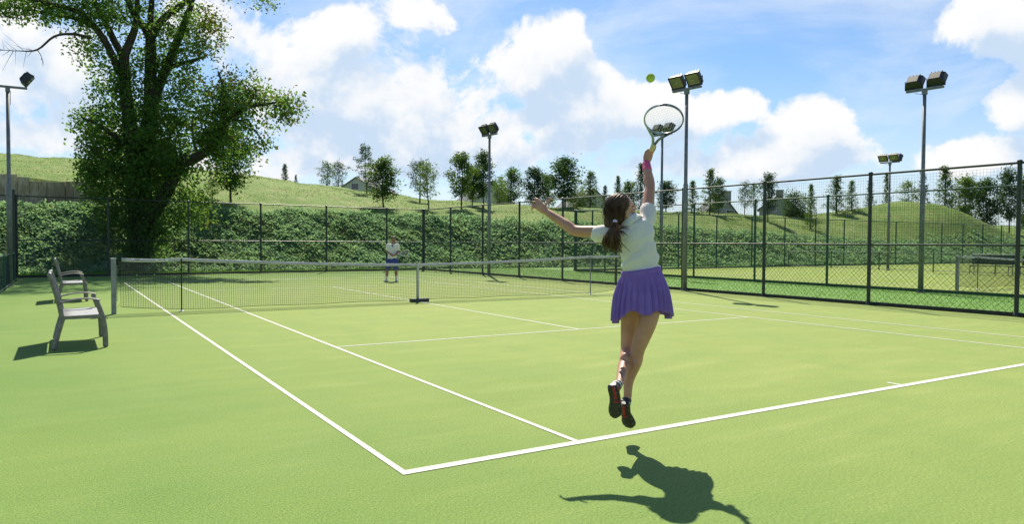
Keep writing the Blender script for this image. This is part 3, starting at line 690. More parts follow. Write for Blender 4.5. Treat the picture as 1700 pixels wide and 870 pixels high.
# ------------------------------------------------------------------ young trees and conifers on the hill
def tree_proto(style, seed):
    """trunk mesh, crown mesh of a tree about 6 m tall standing at the origin"""
    g = np.random.default_rng(seed); H = 6.; tr = MB(); C = []; S = []
    bend = g.normal(size=2)*.12
    def trunk(f): return np.array([bend[0]*math.sin(f*2.4)+.03*math.sin(f*9), bend[1]*math.sin(f*2.1), H*f])
    topf = .97
    tr.tube([trunk(f) for f in np.linspace(-.02, topf, 9)], list(np.linspace(.085 if style != 'bush' else .06, .012, 9)), 7)
    if style in ('oval', 'dense', 'loose'):
        nb = {'oval': 26, 'dense': 34, 'loose': 20}[style]; lo = {'oval': .2, 'dense': .16, 'loose': .24}[style]
        for k in range(nb):
            f = lo+(.93-lo)*(k+g.random()*.6)/nb; u = (f-lo)/(1-lo)
            R0 = (1.45 if style != 'loose' else 1.3)*(math.sin(math.pi*(u*.80+.18))**.8)*g.uniform(.6, 1.15)
            an = k*2.4+g.normal()*.4; rise = g.uniform(.3, .75)*R0
            p0 = trunk(f); d = np.array([math.cos(an), math.sin(an), 0])
            p1 = p0+d*R0*.5+np.array([0, 0, rise*.4]); p2 = p0+d*R0+np.array([0, 0, rise])
            tr.tube([p0, p1, p2], [.028*(1-u*.6), .016, .005], 4)
            for q in np.linspace(.35, 1., 5):
                c = p0*(1-q)**2+2*q*(1-q)*p1+q*q*p2
                for _ in range(2 if style == 'loose' else 3): C.append(c+g.normal(size=3)*.17); S.append(.17 if style != 'dense' else .22)
        for f in np.linspace(.8, 1., 5): C.append(trunk(f)+g.normal(size=3)*.06); S.append(.14)
    elif style == 'layered':
        for k in range(22):
            f = .34+.62*(k+g.random()*.5)/22; u = (f-.34)/.66
            R0 = (1.75*(1-u)**.7+.35)*g.uniform(.45, 1.1); an = k*2.6+g.normal()*.5; p0 = trunk(f); d = np.array([math.cos(an), math.sin(an), 0])
            p2 = p0+d*R0+np.array([0, 0, .22*R0+g.normal()*.08]); p1 = p0+d*R0*.5+np.array([0, 0, -.02])
            tr.tube([p0, p1, p2], [.02, .012, .004], 4)
            for q in np.linspace(.4, 1., 4):
                if g.random() < .8: C.append(p0*(1-q)**2+2*q*(1-q)*p1+q*q*p2+g.normal(size=3)*np.array([.14, .14, .05])); S.append(.13)
    elif style == 'conifer':
        for k in range(46):
            f = .07+.9*(k/46.); u = f; R0 = (1.35*(1-u)**.85+.10)*g.uniform(.65, 1.12); an = k*2.4+g.normal()*.3; p0 = trunk(f); d = np.array([math.cos(an), math.sin(an), 0])
            p2 = p0+d*R0+np.array([0, 0, .05*R0]); p1 = p0+d*R0*.55+np.array([0, 0, -.10*R0]); tr.tube([p0, p1, p2], [.018, .01, .004], 3)
            for q in np.linspace(.2, 1., 6): C.append(p0*(1-q)**2+2*q*(1-q)*p1+q*q*p2+g.normal(size=3)*.06); S.append(.115)
    elif style == 'bush':
        for k in range(60):
            v = g.normal(size=3); v /= np.linalg.norm(v); c = np.array([v[0]*2.2, v[1]*2.2, 2.9+v[2]*2.6])*np.array([1, 1, 1])*g.uniform(.55, 1.); c[2] = max(c[2]*1.0, .3); C.append(c); S.append(.4)
            tr.tube([trunk(.05), c*.55, c], [.03, .015, .004], 3)
    C = np.array(C); S = np.array(S); per = {'oval': 11, 'dense': 10, 'loose': 10, 'layered': 24, 'conifer': 13, 'bush': 50}[style]
    idx = np.repeat(np.arange(len(C)), per); P = C[idx]+g.normal(size=(len(idx), 3))*S[idx][:, None]
    size = {'oval': .155, 'dense': .17, 'loose': .145, 'layered': .125, 'conifer': .12, 'bush': .22}[style]
    return tr.mesh('trunk', M_bark2, True), P, size*g.uniform(.6, 1.3, len(P))
PROTO = {}
def proto(style, seed, tint):
    key = (style, seed, tint)
    if key not in PROTO:
        if (style, seed) not in PROTO: PROTO[(style, seed)] = tree_proto(style, seed)
        tm, P, s = PROTO[(style, seed)]
        PROTO[key] = (tm, leaf_cards(P, s, 'crown', M_leaf[tint], .2, seed=seed))
    return PROTO[key]
def hit(px, py):
    for d in np.arange(40, 130, .25):
        p = at(px, py, d)
        if terrain(p[0], p[1]) >= p[2]: return d
    return None
WID = {'oval': 3.1, 'dense': 3.3, 'loose': 2.9, 'layered': 3.5, 'conifer': 2.7, 'bush': 5.0}
def hill_tree(px, top, base, d, style, wpx, seed, tint, label, grp='trees on the hill'):
    if d is None: d = hit(px, base) or 66.
    p = at(px, base, d); zb = float(terrain(p[0], p[1])); H = at(px, top, d)[2]-zb
    tm, cm = proto(style, seed, tint)
    name = {'conifer': 'conifer_tree', 'bush': 'shrub', 'layered': 'sparse_tree'}.get(style, 'young_tree')
    o = empty(name, (p[0], p[1], zb-.05), (px*1.7) % 6.28, label, 'shrub' if style == 'bush' else 'tree', grp)
    sz = H/6.05; w = wpx*d/FPX/WID[style]; o.scale = (w, w, sz)
    obj('trunk', tm, o); obj('crown', cm, o); return o
HT = [
 (474, 270, 300, 66, 'conifer', 24, 1, 1, 'small conifer on the hill crest just right of the big tree'),
 (491, 288, 302, 67, 'conifer', 12, 2, 1, 'tiny dark conifer beside the small conifer on the crest'),
 (540, 267, 309, 64, 'loose', 34, 3, 0, 'loose crowned young tree left of the white gabled house'),
 (562, 266, 311, 66, 'loose', 30, 4, 3, 'narrow young tree close beside the gabled house, left of it'),
 (609, 237, 322, None, 'layered', 58, 5, 3, 'tall sparse tree with flat layered branches over the gabled house roof'),
 (637, 262, 344, None, 'dense', 62, 6, 0, 'full round crowned tree covering the right end of the gabled house'),
 (697, 263, 336, None, 'loose', 46, 7, 3, 'airy young tree, left one of a close pair behind the man'),
 (712, 266, 348, None, 'loose', 44, 8, 2, 'light green young tree, right one of a close pair behind the man'),
 (766, 252, 347, None, 'oval', 54, 9, 0, 'tall leafy tree two places left of the middle lamp post'),
 (784, 276, 341, None, 'dense', 40, 10, 2, 'shorter bushy tree tucked between two taller ones left of the middle lamp post'),
 (803, 249, 346, None, 'oval', 46, 11, 1, 'tall dark tree directly left of the middle lamp post'),
 (829, 286, 340, 64, 'bush', 30, 12, 2, 'low light green shrub tree just behind the middle lamp post'),
 (847, 277, 336, None, 'oval', 44, 13, 0, 'pointed tree directly right of the middle lamp post'),
 (888, 276, 338, None, 'dense', 44, 14, 3, 'round dark tree above the player\'s outstretched left hand'),
 (912, 289, 338, 66, 'oval', 36, 15, 2, 'light green tree between two darker ones above the outstretched arm'),
 (938, 260, 345, None, 'dense', 64, 16, 1, 'largest dark round tree left of the player\'s head'),
 (957, 298, 340, 66, 'bush', 34, 17, 2, 'pale bushy shrub at the right foot of the dark round tree'),
 (979, 281, 338, 65, 'conifer', 48, 18, 0, 'broad conical tree between the dark round tree and the player\'s head'),
 (1004, 305, 337, 66, 'conifer', 22, 19, 3, 'small bluish conical tree nearest the left of the player\'s head'),
 (1027, 289, 338, 65, 'conifer', 28, 20, 1, 'dark narrow conifer directly above the player\'s head'),
 (1046, 300, 338, 66, 'oval', 34, 21, 0, 'leafy tree between player\'s head and raised forearm'),
 (1064, 268, 338, 65, 'conifer', 40, 22, 1, 'tall dark conifer behind the player\'s raised forearm'),
 (1106, 300, 342, 64, 'dense', 42, 23, 3, 'rounded tree between the two lamp posts right of the raised arm'),
 (1148, 297, 345, 63, 'conifer', 32, 24, 0, 'slender tree right of the tall lamp post behind the player'),
 (1178, 277, 347, 62, 'conifer', 46, 25, 0, 'tall full conical tree against the grey gabled house'),
 (1193, 294, 346, 63, 'oval', 28, 26, 1, 'shorter tree leaning on the grey gabled house wall'),
 (1236, 300, 346, 64, 'loose', 26, 27, 3, 'thin airy tree right of the grey gabled house'),
 (1252, 302, 347, 64, 'loose', 24, 28, 0, 'thin airy tree second to the right of the grey gabled house'),
 (1275, 286, 349, 62, 'oval', 34, 29, 3, 'taller thin tree standing over the dark roofed cottage'),
 (1316, 306, 348, 70, 'bush', 44, 30, 1, 'dark wide shrub right of the cottage chimney'),
 (1346, 302, 348, 62, 'conifer', 28, 31, 0, 'slim tree rising from shrubs right of the cottage'),
 (1334, 318, 348, 70, 'bush', 36, 32, 2, 'pale low shrub in front of the slim tree by the cottage'),
 (1388, 288, 352, 74, 'conifer', 48, 33, 0, 'broad conifer left of the grass mound with open top'),
 (1414, 297, 350, 74, 'conifer', 30, 34, 2, 'lighter narrow conifer at the left foot of the mound'),
 (1443, 296, 346, 86, 'conifer', 26, 35, 1, 'dark conifer just behind the tall fence post near the mound'),
 (1471, 284, 340, 86, 'conifer', 24, 36, 0, 'narrow upright conifer left of the distant three lamp pole'),
 (1508, 298, 340, 86, 'loose', 40, 37, 2, 'feathery light tree between the two right hand lamp poles'),
 (1534, 282, 340, 86, 'conifer', 34, 38, 1, 'tall tree behind the right hand lamp pole'),
 (1568, 272, 342, 86, 'conifer', 56, 39, 0, 'biggest pointed tree on top of the mound right of the lamp pole'),
 (1606, 292, 344, 86, 'dense', 46, 40, 2, 'bright green rounded tree behind the right slope of the mound'),
 (1640, 296, 352, 86, 'dense', 50, 41, 1, 'dark rounded tree low on the right slope of the mound'),
 (1676, 279, 356, 86, 'oval', 46, 42, 3, 'tall tree next to the rightmost fence post'),
 (1704, 290, 358, 86, 'dense', 44, 43, 0, 'tree cut by the right picture edge behind the fence'),
]
for a in HT: hill_tree(*a)
hill_tree(383, 208, 336, None, 'dense', 78, 44, 0, 'young tree with slim bare trunk on the slope under the big tree\'s right limb')
hill_tree(352, 298, 330, None, 'loose', 36, 45, 2, 'pale sapling on the slope beside the slim trunked young tree')

# ------------------------------------------------------------------ the big old poplar
TD = 33.4
tree = empty('poplar_tree', tuple(np.r_[at(238, 440, TD)[:2], float(terrain(*at(238, 440, TD)[:2]))-.1]), 0, 'huge old broadleaf tree with forked trunk behind the far left fence', 'tree')
T0 = np.array(tree.location)
def tp(px, py, dd=0.): return at(px, py, TD+dd)-T0
tk = MB()
tk.limb([tp(238, 452), tp(238, 420), tp(236, 380), tp(233, 340), tp(230, 300)], [.78, .62, .55, .52, .50], 14, 4)
tk.build('trunk', M_bark, tree, True)
random.seed(21)
def limb(pts, rads, name='limb', mat=M_bark):
    Q = []
    for i, p in enumerate(pts): Q.append(tp(*p))
    return MB().limb(Q, rads, 8, 4).build(name, mat, tree, True)
LIMBS = [
 ([(232, 310), (240, 250, .2), (249, 190, .3), (250, 138, .3), (250, 90, .2), (250, 60, .2)], [.48, .40, .32, .27, .24, .21]),
 ([(250, 66, .2), (240, 45, .1), (229, 34), (216, 8), (205, -30), (190, -110)], [.2, .17, .16, .14, .11, .04]),
 ([(250, 64, .2), (262, 42, .3), (278, 24, .5), (300, 8, .7), (325, -15, .9), (350, -70, 1.2)], [.2, .17, .16, .14, .11, .04]),
 ([(250, 62, .2), (250, 30, .4), (252, 0, .5), (250, -50, .5), (255, -130, .4)], [.17, .14, .12, .1, .04]),
 ([(231, 310), (222, 250, -.4), (212, 180, -.6), (207, 130, -.7), (206, 92, -.7)], [.42, .32, .27, .24, .21]),
 ([(206, 94, -.7), (192, 72, -.8), (176, 38, -1.), (160, 8, -1.2), (140, -40, -1.5), (110, -100, -1.7)], [.17, .15, .13, .1, .08, .03]),
 ([(206, 92, -.7), (217, 66, -.5), (224, 46, -.4), (228, 15, -.3), (226, -40, -.2)], [.2, .17, .15, .12, .05]),
 ([(197, 118, -.7), (180, 78, -1.2), (158, 45, -1.6), (127, 18, -2.), (80, 5, -2.3), (20, -8, -2.6), (-40, -15, -2.8)], [.16, .15, .13, .11, .09, .06, .03]),
 ([(158, 45, -1.6), (125, 30, -1.8), (85, 24, -2.), (45, 14, -2.2), (10, 10, -2.3)], [.11, .09, .07, .05, .02]),
 ([(249, 190, .3), (265, 140, .8), (282, 98, 1.2), (302, 48, 1.6), (316, 12, 1.9), (330, -50, 2.2)], [.24, .22, .2, .18, .13, .05]),
 ([(280, 112, 1.), (300, 105, 1.2), (322, 100, 1.4), (345, 90, 1.6)], [.12, .1, .08, .03]),
 ([(240, 385), (258, 350, -.6), (283, 306, -1.1), (300, 273, -1.4), (322, 263, -1.6), (354, 243, -1.8), (364, 222, -1.9), (382, 196, -2.), (412, 178, -2.2), (451, 171, -2.4), (485, 165, -2.5)], [.38, .32, .28, .25, .23, .18, .15, .12, .08, .05, .02]),
 ([(364, 222, -1.9), (372, 180, -1.8), (370, 145, -1.7), (362, 118, -1.7)], [.12, .1, .07, .03]),
 ([(382, 196, -2.), (410, 205, -2.1), (432, 228, -2.2), (440, 252, -2.3)], [.07, .05, .035, .02]),
 ([(330, 262, -1.6), (322, 235, -1.4), (318, 200, -1.2)], [.1, .07, .03]),
 ([(222, 250, -.4), (190, 225, -1.), (160, 205, -1.4), (135, 195, -1.7)], [.16, .12, .08, .03]),
 ([(230, 290), (195, 280, -.8), (165, 260, -1.2), (145, 240, -1.5)], [.16, .12, .08, .03]),
]
for p, r in LIMBS: limb(p, r)
def twig_branch(pts, rads, n, spread, seed):
    o = limb(pts, rads, 'dead_branch', M_deadwood); g = random.Random(seed); P = [tp(*p) for p in pts]; m = MB()
    for k in range(n):
        i = g.randrange(len(P)//2, len(P)-1); f = g.random(); b = P[i]*(1-f)+P[i+1]*f; d = (P[i+1]-P[i]); d /= np.linalg.norm(d)
        v = d*.8+np.array([g.gauss(0, .35), g.gauss(0, .35), g.gauss(0, .5)]); L = g.uniform(.4, 1.0)*spread
        m.tube([b, b+v*L*.5+np.array([0, 0, g.gauss(0, .05)]), b+v*L], [.012, .008, .003], 4)
    m.build('dead_twig', M_deadwood, o); o.children[0]['kind'] = 'stuff'
twig_branch([(150, 62, -1.7), (120, 56, -2.), (90, 60, -2.2), (62, 82, -2.4), (32, 84, -2.5), (-5, 82, -2.6)], [.07, .06, .05, .04, .02, .008], 16, 1.1, 3)
twig_branch([(62, 82, -2.4), (68, 92, -2.4), (72, 104, -2.3)], [.02, .012, .006], 5, .3, 4)
twig_branch([(60, 5, -2.3), (40, 22, -2.3), (20, 28, -2.2), (0, 28, -2.1)], [.03, .02, .012, .006], 8, .4, 5)
# foliage: (px, py, half width px, half height px, half depth m, clusters, depth offset, leaves per cluster)
MASS = [(228, 235, 98, 86, 2.4, 215, -.2, 30), (198, 305, 74, 62, 1.9, 120, -.3, 30), (258, 300, 64, 62, 1.9, 100, -.2, 30), (275, 210, 60, 60, 2., 80, .2, 28), (162, 215, 44, 46, 1.7, 60, -.8, 26),
        (370, 190, 64, 74, 1.5, 125, -1.8, 26), (400, 165, 40, 40, 1.2, 50, -1.9, 24), (345, 255, 40, 45, 1.2, 40, -1.6, 22), (468, 178, 34, 24, .8, 30, -2.4, 20), (425, 245, 26, 26, .7, 16, -2.2, 18), (445, 215, 22, 26, .6, 8, -2.3, 14),
        (320, 340, 44, 36, 1.0, 40, -1.2, 22), (150, 25, 70, 34, 1.8, 66, -1.5, 22), (70, 10, 75, 26, 1.4, 56, -2.2, 20), (25, 10, 30, 22, .9, 18, -2.3, 16), (150, 85, 34, 36, 1.0, 26, -1.2, 20), (225, 95, 60, 60, 1.6, 34, -.2, 18),
        (300, 70, 60, 66, 1.6, 84, 1.3, 22), (345, 40, 34, 50, 1.2, 36, 1.5, 18), (250, 10, 80, 50, 2., 56, .3, 20), (190, 140, 40, 40, 1.2, 34, -.7, 22), (300, 140, 36, 36, 1.2, 30, 1., 20), (156, 285, 26, 44, .8, 26, -.8, 22), (250, 120, 16, 60, .3, 26, .2, 24), (222, 400, 24, 44, .5, 34, -.7, 22), (256, 395, 22, 40, .5, 30, -.7, 22), (207, 130, 14, 50, .3, 22, -.7, 24), (300, 280, 26, 26, .4, 24, -1.5, 22), (355, 235, 20, 26, .4, 20, -1.9, 22), (190, 360, 34, 34, .9, 22, -.9, 22), (290, 368, 30, 30, .9, 16, -.9, 22), (236, 335, 40, 30, .6, 18, -1., 22),
        (250, -100, 180, 90, 3.2, 240, 0, 22), (110, -60, 110, 50, 2., 90, -1.5, 20), (440, 4, 26, 9, .5, 10, 1.5, 12), (390, -40, 60, 40, 1.2, 40, 1.6, 18), (240, -220, 110, 60, 2.4, 80, .2, 20)]
CL = []; per = []; aut = []
g = np.random.default_rng(31)
for px, py, hx, hy, hd, n, dd, pl in MASS:
    v = g.normal(size=(n, 3)); v /= np.linalg.norm(v, axis=1)[:, None]; v *= (g.random(n)**.42)[:, None]
    for q in v:
        CL.append(tp(px+q[0]*hx, py+q[1]*hy, dd+q[2]*hd)); per.append(int(pl*g.uniform(.8, 2.3)))
        X, Y = px+q[0]*hx, py+q[1]*hy
        aut.append(.55 if (330 < X < 400 and Y < 150) else (.4 if (X > 425 and Y > 185) else (.12 if X > 330 else .02)))
CL = np.array(CL); idx = np.repeat(np.arange(len(CL)), per)
spread = g.uniform(.15, .36, len(CL))[idx][:, None]
P = CL[idx]+np.clip(g.normal(size=(len(idx), 3)), -1.7, 1.7)*spread*np.array([1, 1, .85])
fr = g.random(len(idx)) < np.array(aut)[idx]
crown = obj('crown', leaf_cards(P, .118*g.uniform(.7, 1.35, len(P)), 'crown', M_leaf_big, .1, seed=32, mat2=M_leaf_aut, frac2=fr), tree); tag(crown, kind='stuff')

# ------------------------------------------------------------------ the serving player
H2 = np.array([math.sin(YAW), math.cos(YAW), 0.]); RX = np.array([math.cos(YAW), -math.sin(YAW), 0.]); ZU = np.array([0, 0, 1.])
def unit(v): v = np.asarray(v, float); return v/np.linalg.norm(v)
def frame(fwd, up): f = unit(fwd); u = unit(np.asarray(up)-f*np.dot(up, f)); return f, u, np.cross(f, u)   # forward, up, right
def head_volumes(b, c, f, u, s=1.):
    """skull, face, jaw, nose, lips, ears; c = centre of the skull, f = face direction, u = crown direction"""
    f, u, r = frame(f, u)
    P = lambda a, d, e: c+s*(f*a+r*d+u*e)
    b.ell(P(-.012, 0, .02), (f*.098*s, r*.077*s, u*.095*s), 20, 14)
    b.ell(P(.025, 0, -.045), (f*.062*s, r*.060*s, u*.072*s), 16, 12)
    b.ell(P(.052, 0, -.088), (f*.032*s, r*.034*s, u*.028*s))
    b.limb([P(.086, 0, -.005), P(.098, 0, -.025), P(.108, 0, -.044)], [.009*s, .011*s, .013*s], 8, 2)
    b.ell(P(.083, 0, -.072), (f*.014*s, r*.024*s, u*.012*s), 10, 8)
    b.ell(P(.078, 0, .012), (f*.014*s, r*.05*s, u*.012*s), 12, 8)
    for q in (-1, 1):
        b.ell(P(.062, q*.033, -.035), (f*.028*s, r*.022*s, u*.022*s), 10, 8)
        b.ell(P(-.012, q*.076, -.022), (f*.018*s, r*.009*s, u*.031*s), 12, 8)
    return P, f, u, r
def finger(b, base, d0, curl, L, r, axis, n=3):
    """three phalanges from base, first along d0, each bent by curl about axis"""
    P = [np.array(base, float)]; d = Vector(d0).normalized(); ax = Vector(axis).normalized(); seg = [L*.45, L*.31, L*.24]
    for k in range(n):
        d = Matrix.Rotation(curl[k], 3, ax) @ d; P.append(P[-1]+np.array(d)*seg[k])
    b.limb(P, [r, r*.95, r*.88, r*.75], 8, 3)
girl_base = at(1050, 560, 5.2); girl_base[2] = 0.
girl = empty('person', tuple(girl_base), 0, 'player in white shirt and purple pleated skirt leaping to serve, seen from behind', 'person')
GB = girl_base
def j(px, py, d): return at(px, py, d)-GB
pel = j(1064, 492, 5.17); waist = j(1063, 448, 5.16); chest = j(1052, 398, 5.15); nk0 = j(1046, 370, 5.15)
shR = j(1074, 364, 5.20); elR = j(1079, 309, 5.33); wrR = j(1073, 271, 5.44); haR = j(1077, 254, 5.46)
shL = j(1012, 386, 5.15); elL = j(955, 383, 5.24); wrL = j(908, 352, 5.33); haL = j(897, 343, 5.34)
hipR = j(1080, 500, 5.15); thR = j(1075, 535, 5.11); knR = j(1059, 580, 5.14); caR = j(1055, 602, 5.17); shnR = j(1044, 632, 5.19); anR = j(1042, 661, 5.18)
hipL = j(1049, 508, 5.24); thL = j(1045, 540, 5.29); knL = j(1041, 582, 5.30); caL = j(1036, 606, 5.14); shnL = j(1032, 622, 5.01); anL = j(1029, 636, 4.90)
headc = j(1031, 347, 5.13)
B = MB()
B.limb([shR, shR*.5+elR*.5, elR, elR*.72+wrR*.28, wrR], [.048, .043, .037, .039, .026], 14, 4)
B.limb([shL, shL*.5+elL*.5, elL, elL*.7+wrL*.3, wrL], [.047, .043, .040, .040, .0255], 14, 4)
B.limb([hipR, thR, knR, caR, shnR, anR], [.086, .067, .050, .047, .036, .027], 18, 6)
B.limb([hipL, thL, knL, caL, shnL, anL], [.084, .064, .047, .042, .035, .027], 18, 6)
for kn_, ca_ in ((knR, caR), (knL, caL)): B.ell(kn_*.2+ca_*.8-H2*.014, (RX*.040, H2*.042, ZU*.07), 14, 10)     # calf muscle
B.limb([pel, waist, chest], [(.135, .10), (.112, .085), (.125, .085)], 16, 4, RX)
B.limb([chest, nk0, headc*.45+nk0*.55, headc], [.07, .052, .047, .05], 14, 4)
B.limb([shL, nk0*.7+chest*.3, shR], [.05, .06, .05], 12, 4)
fdir = unit(RX*.82+ZU*.46+H2*.34); udir = unit(-RX*.34+ZU*.82-H2*.46)
HP, hf, hu, hr = head_volumes(B, headc, fdir, udir, 1.04)
# right hand closed round the grip
gA = unit(j(1086, 236, 5.40)-j(1076, 258, 5.46))                    # along the handle
palmd = unit(haR-wrR); side = unit(np.cross(gA, H2))
B.limb([wrR, wrR*.45+haR*.55, haR+gA*.005], [(.022, .019), (.036, .022), (.034, .022)], 12, 3, unit(np.cross(palmd, H2)))
grip0 = haR+RX*.012+H2*.004
for k, (off, L) in enumerate(((.030, .078), (.010, .084), (-.010, .080), (-.028, .066))):
    base = grip0+gA*off-RX*.030-H2*.006
    finger(B, base, -H2*.95+RX*.25, (.5, 1.15, .9), L, .0092, gA)
finger(B, grip0+gA*.002-RX*.028+H2*.012, gA*.55+RX*.5+H2*.65, (.25, .35, .3), .068, .0105, np.cross(gA, RX))
# left hand, half open, palm toward the net
pd = unit(haL-wrL); pn = unit(np.cross(pd, H2)); pn = pn if pn[2] > 0 else -pn
B.limb([wrL, wrL*.5+haL*.5, haL+pd*.012], [(.0225, .019), (.034, .018), (.036, .016)], 12, 3, pn)
kn = haL+pd*.018
for k, (o, L, cu) in enumerate(((.030, .074, (-.25, -.55, -.5)), (.011, .082, (-.35, -.7, -.6)), (-.008, .078, (-.5, -.8, -.7)), (-.026, .062, (-.65, -.8, -.7)))):
    dirv = unit(pd*.9+pn*(.18-.12*k)-RX*.15); axv = unit(np.cross(pd, pn)*.35+pn*.9)
    finger(B, kn+pn*o, dirv, [c*.9 for c in cu], L, .0088, axv)
finger(B, wrL*.4+haL*.6+pn*.026, pn*.9+pd*.25, (.12, .1, -.1), .07, .0105, H2)
def skin_tweak(co): return co
body = B.remeshed('body', M_skin, .0048, 6, girl)
for q in (-1, 1): MB().ell(HP(.078, q*.032, -.006), (hf*.008, hr*.014, hu*.006), 10, 8).build('eye', M_shoe, girl, True)
# hair: cap over the skull, drawn back into a tie, then the pony tail
hb = MB()
hb.ell(HP(-.020, 0, .036), (hf*.098, hr*.084, hu*.090), 24, 16)
hb.ell(HP(-.052, 0, .0), (hf*.070, hr*.078, hu*.088), 24, 16)
hb.ell(HP(-.045, 0, -.045), (hf*.055, hr*.066, hu*.055), 20, 14)
hb.limb([HP(-.095, .0, -.02), HP(-.125, -.004, -.05), j(1021, 368, 5.04)], [.045, .032, .02], 12, 3)
def hair_tweak(co):
    c = headc; out = co.copy()
    for i in range(len(co)):
        p = Vector(co[i]); v = p-Vector(c); ang = math.atan2(v.dot(Vector(hr)), v.dot(Vector(hu)))
        out[i] += np.array(v.normalized())*(.0022*math.sin(ang*38+3*math.sin(v.dot(Vector(hf))*40)))
    return out
hb.remeshed('hair', M_hair, .0048, 5, girl, hair_tweak)
tie = j(1021, 369, 5.03)
gs = random.Random(12); cs = MB(); cc0 = HP(-.045, 0, .01)
for k_ in range(230):
    ph = gs.uniform(-1.9, 1.9); lift = gs.uniform(.0, 1.0)
    d0 = unit(hf*(.55*(1-lift)+.05)+hu*(math.cos(ph)*(.75+.3*lift))+hr*math.sin(ph)*.95); d1 = unit(tie-cc0); pts = []
    L1 = np.linalg.norm(tie-cc0); fly = gs.random() < .08
    for f in np.linspace(0, 1, 7):
        d = unit(d0*(1-f)+d1*f); rad_ = 1./math.sqrt((np.dot(d, hf)/.082)**2+(np.dot(d, hr)/.0835)**2+(np.dot(d, hu)/.106)**2)
        rad_ = rad_*(1-f**3)+L1*f**3
        pts.append(cc0+d*(rad_+(.004+.010*math.sin(f*3.1) if fly else gs.uniform(-.0005, .0012))))
    cs.tube(pts, [.0006, .0016, .0018, .0018, .0018, .0016, .001], 3, False)
CAP_STRANDS = cs
tied = unit(j(1019, 380, 5.02)-tie)
MB().limb([tie-tied*.008, tie+tied*.008], [.0155, .0155], 14, 2).build('hair_tie', M_tie, girl, True)
PT = [tie, j(1019, 382, 5.02), j(1016, 394, 5.01), j(1015, 404, 5.015), j(1019, 413, 5.02)]
pt = MB().limb(PT, [.015, .030, .042, .036, .014], 14, 5).build('pony_tail', M_hairtip, girl, True)
gh = random.Random(5); st = MB()
for k in range(150):
    a = gh.uniform(0, 6.28); rr = .9+.25*gh.random(); ph = gh.uniform(0, 6); pts = []
    tail = gh.uniform(.75, 1.12); fl = gh.gauss(0, .012)
    for i, (p, r0) in enumerate(zip(PT, (.014, .031, .043, .039, .022))):
        f = i/4*tail; q = p if f <= 1 else p+(PT[4]-PT[3])*.6
        w = .006*math.sin(f*9+ph)*f
        pts.append(q+(RX*math.cos(a)+H2*math.sin(a))*(r0*rr+w)+RX*fl*f*f*2.2-ZU*(tail-1)*.08*f)
    st.tube(pts, [.0035, .004, .004, .003, .0008], 4, False)
for k in range(14):                                              # stray locks on the shirt side
    b0 = PT[1]+RX*.03; e = b0+RX*gh.uniform(.03, .09)+ZU*gh.uniform(-.05, .03)-H2*.01
    st.tube([b0, (b0+e)/2+ZU*gh.uniform(0, .02), e], [.003, .0025, .0006], 3, False)
o = st.build('hair_lock', M_hairtip, pt, True); o['kind'] = 'stuff'
o = CAP_STRANDS.build('hair_strand', M_hair, [c_ for c_ in girl.children if c_.name.startswith('hair') and 'tie' not in c_.name][0], True); o['kind'] = 'stuff'
# shirt
S = MB()
def ring(c, a, b, ax, ay, n=28): return [c+ax*(a*math.cos(t))+ay*(b*math.sin(t)) for t in np.linspace(0, 2*math.pi, n, endpoint=False)]
wv = unit(shR-shL); wt = RX+ZU*.16
spine = [(j(1064, 466, 5.165), .112, .092, wt), (j(1065, 449, 5.16), .130, .104, wt), (j(1063, 436, 5.155), .133, .102, wt), (j(1060, 420, 5.15), .130, .100, RX+ZU*.1), (j(1056, 403, 5.15), .135, .102, RX*.85+wv*.15), (j(1052, 386, 5.15), .150, .102, RX*.5+wv*.5), (j(1049, 373, 5.15), .120, .085, wv), (j(1047, 365, 5.15), .062, .06, wv)]
S.loft([ring(c, a, b, unit(ax), H2) for c, a, b, ax in spine])
dR = unit(elR-shR); dL = unit(elL-shL)
S.limb([j(1058, 380, 5.15), shR-dR*.01, shR+dR*.080], [.058, .061, .058], 16, 4)
S.limb([j(1046, 390, 5.15), shL-ZU*.004, shL+dL*.075-ZU*.016], [.062, .062, .064], 16, 4)
S.limb([j(1047, 372, 5.15), headc*.30+nk0*.70], [.066, .058], 16, 2)
g3 = np.random.default_rng(9)
def shirt_tweak(co):
    out = co.copy(); ex = co-np.array(spine[2][0])
    for i in range(len(co)):
        p = co[i]; h = p[2]; a = np.dot(ex[i], RX); e = np.dot(ex[i], H2)
        w = mnoise.noise(Vector((a*7+h*3, e*7, h*16-a*9)))*.011+mnoise.noise(Vector((a*16, e*16, h*34-a*16)))*.0045
        w += .005*math.sin((h*1.0-a*.9)*62+2*math.sin(a*20))*max(0, 1-abs(h-spine[1][0][2]-.03)/.16)
        out[i] += unit(np.array([ex[i][0], ex[i][1], 0])+1e-6)*w*min(1., max(0., (h-spine[0][0][2]-.02)/.08))
    return out
S.remeshed('shirt', M_shirt, .0055, 5, girl, shirt_tweak)
col_ = MB(); cc = headc*.25+nk0*.75; cu = unit(headc-nk0); ca = unit(wv-cu*np.dot(wv, cu)); cb = np.cross(cu, ca)
rr = []
for k, (up_, rad) in enumerate(((.0, .066), (.022, .061), (.034, .063), (.026, .070), (.0, .086), (-.016, .094))):
    rr.append([cc+cu*(up_-.006)+ca*(rad*math.cos(t))+cb*(rad*.92*math.sin(t))-cu*.012*abs(math.cos(t)) for t in np.linspace(0, 2*math.pi, 28, endpoint=False)])
q = col_.loft(rr, False).build('collar', M_shirt, girl, True); q.modifiers.new('s', 'SOLIDIFY').thickness = .003
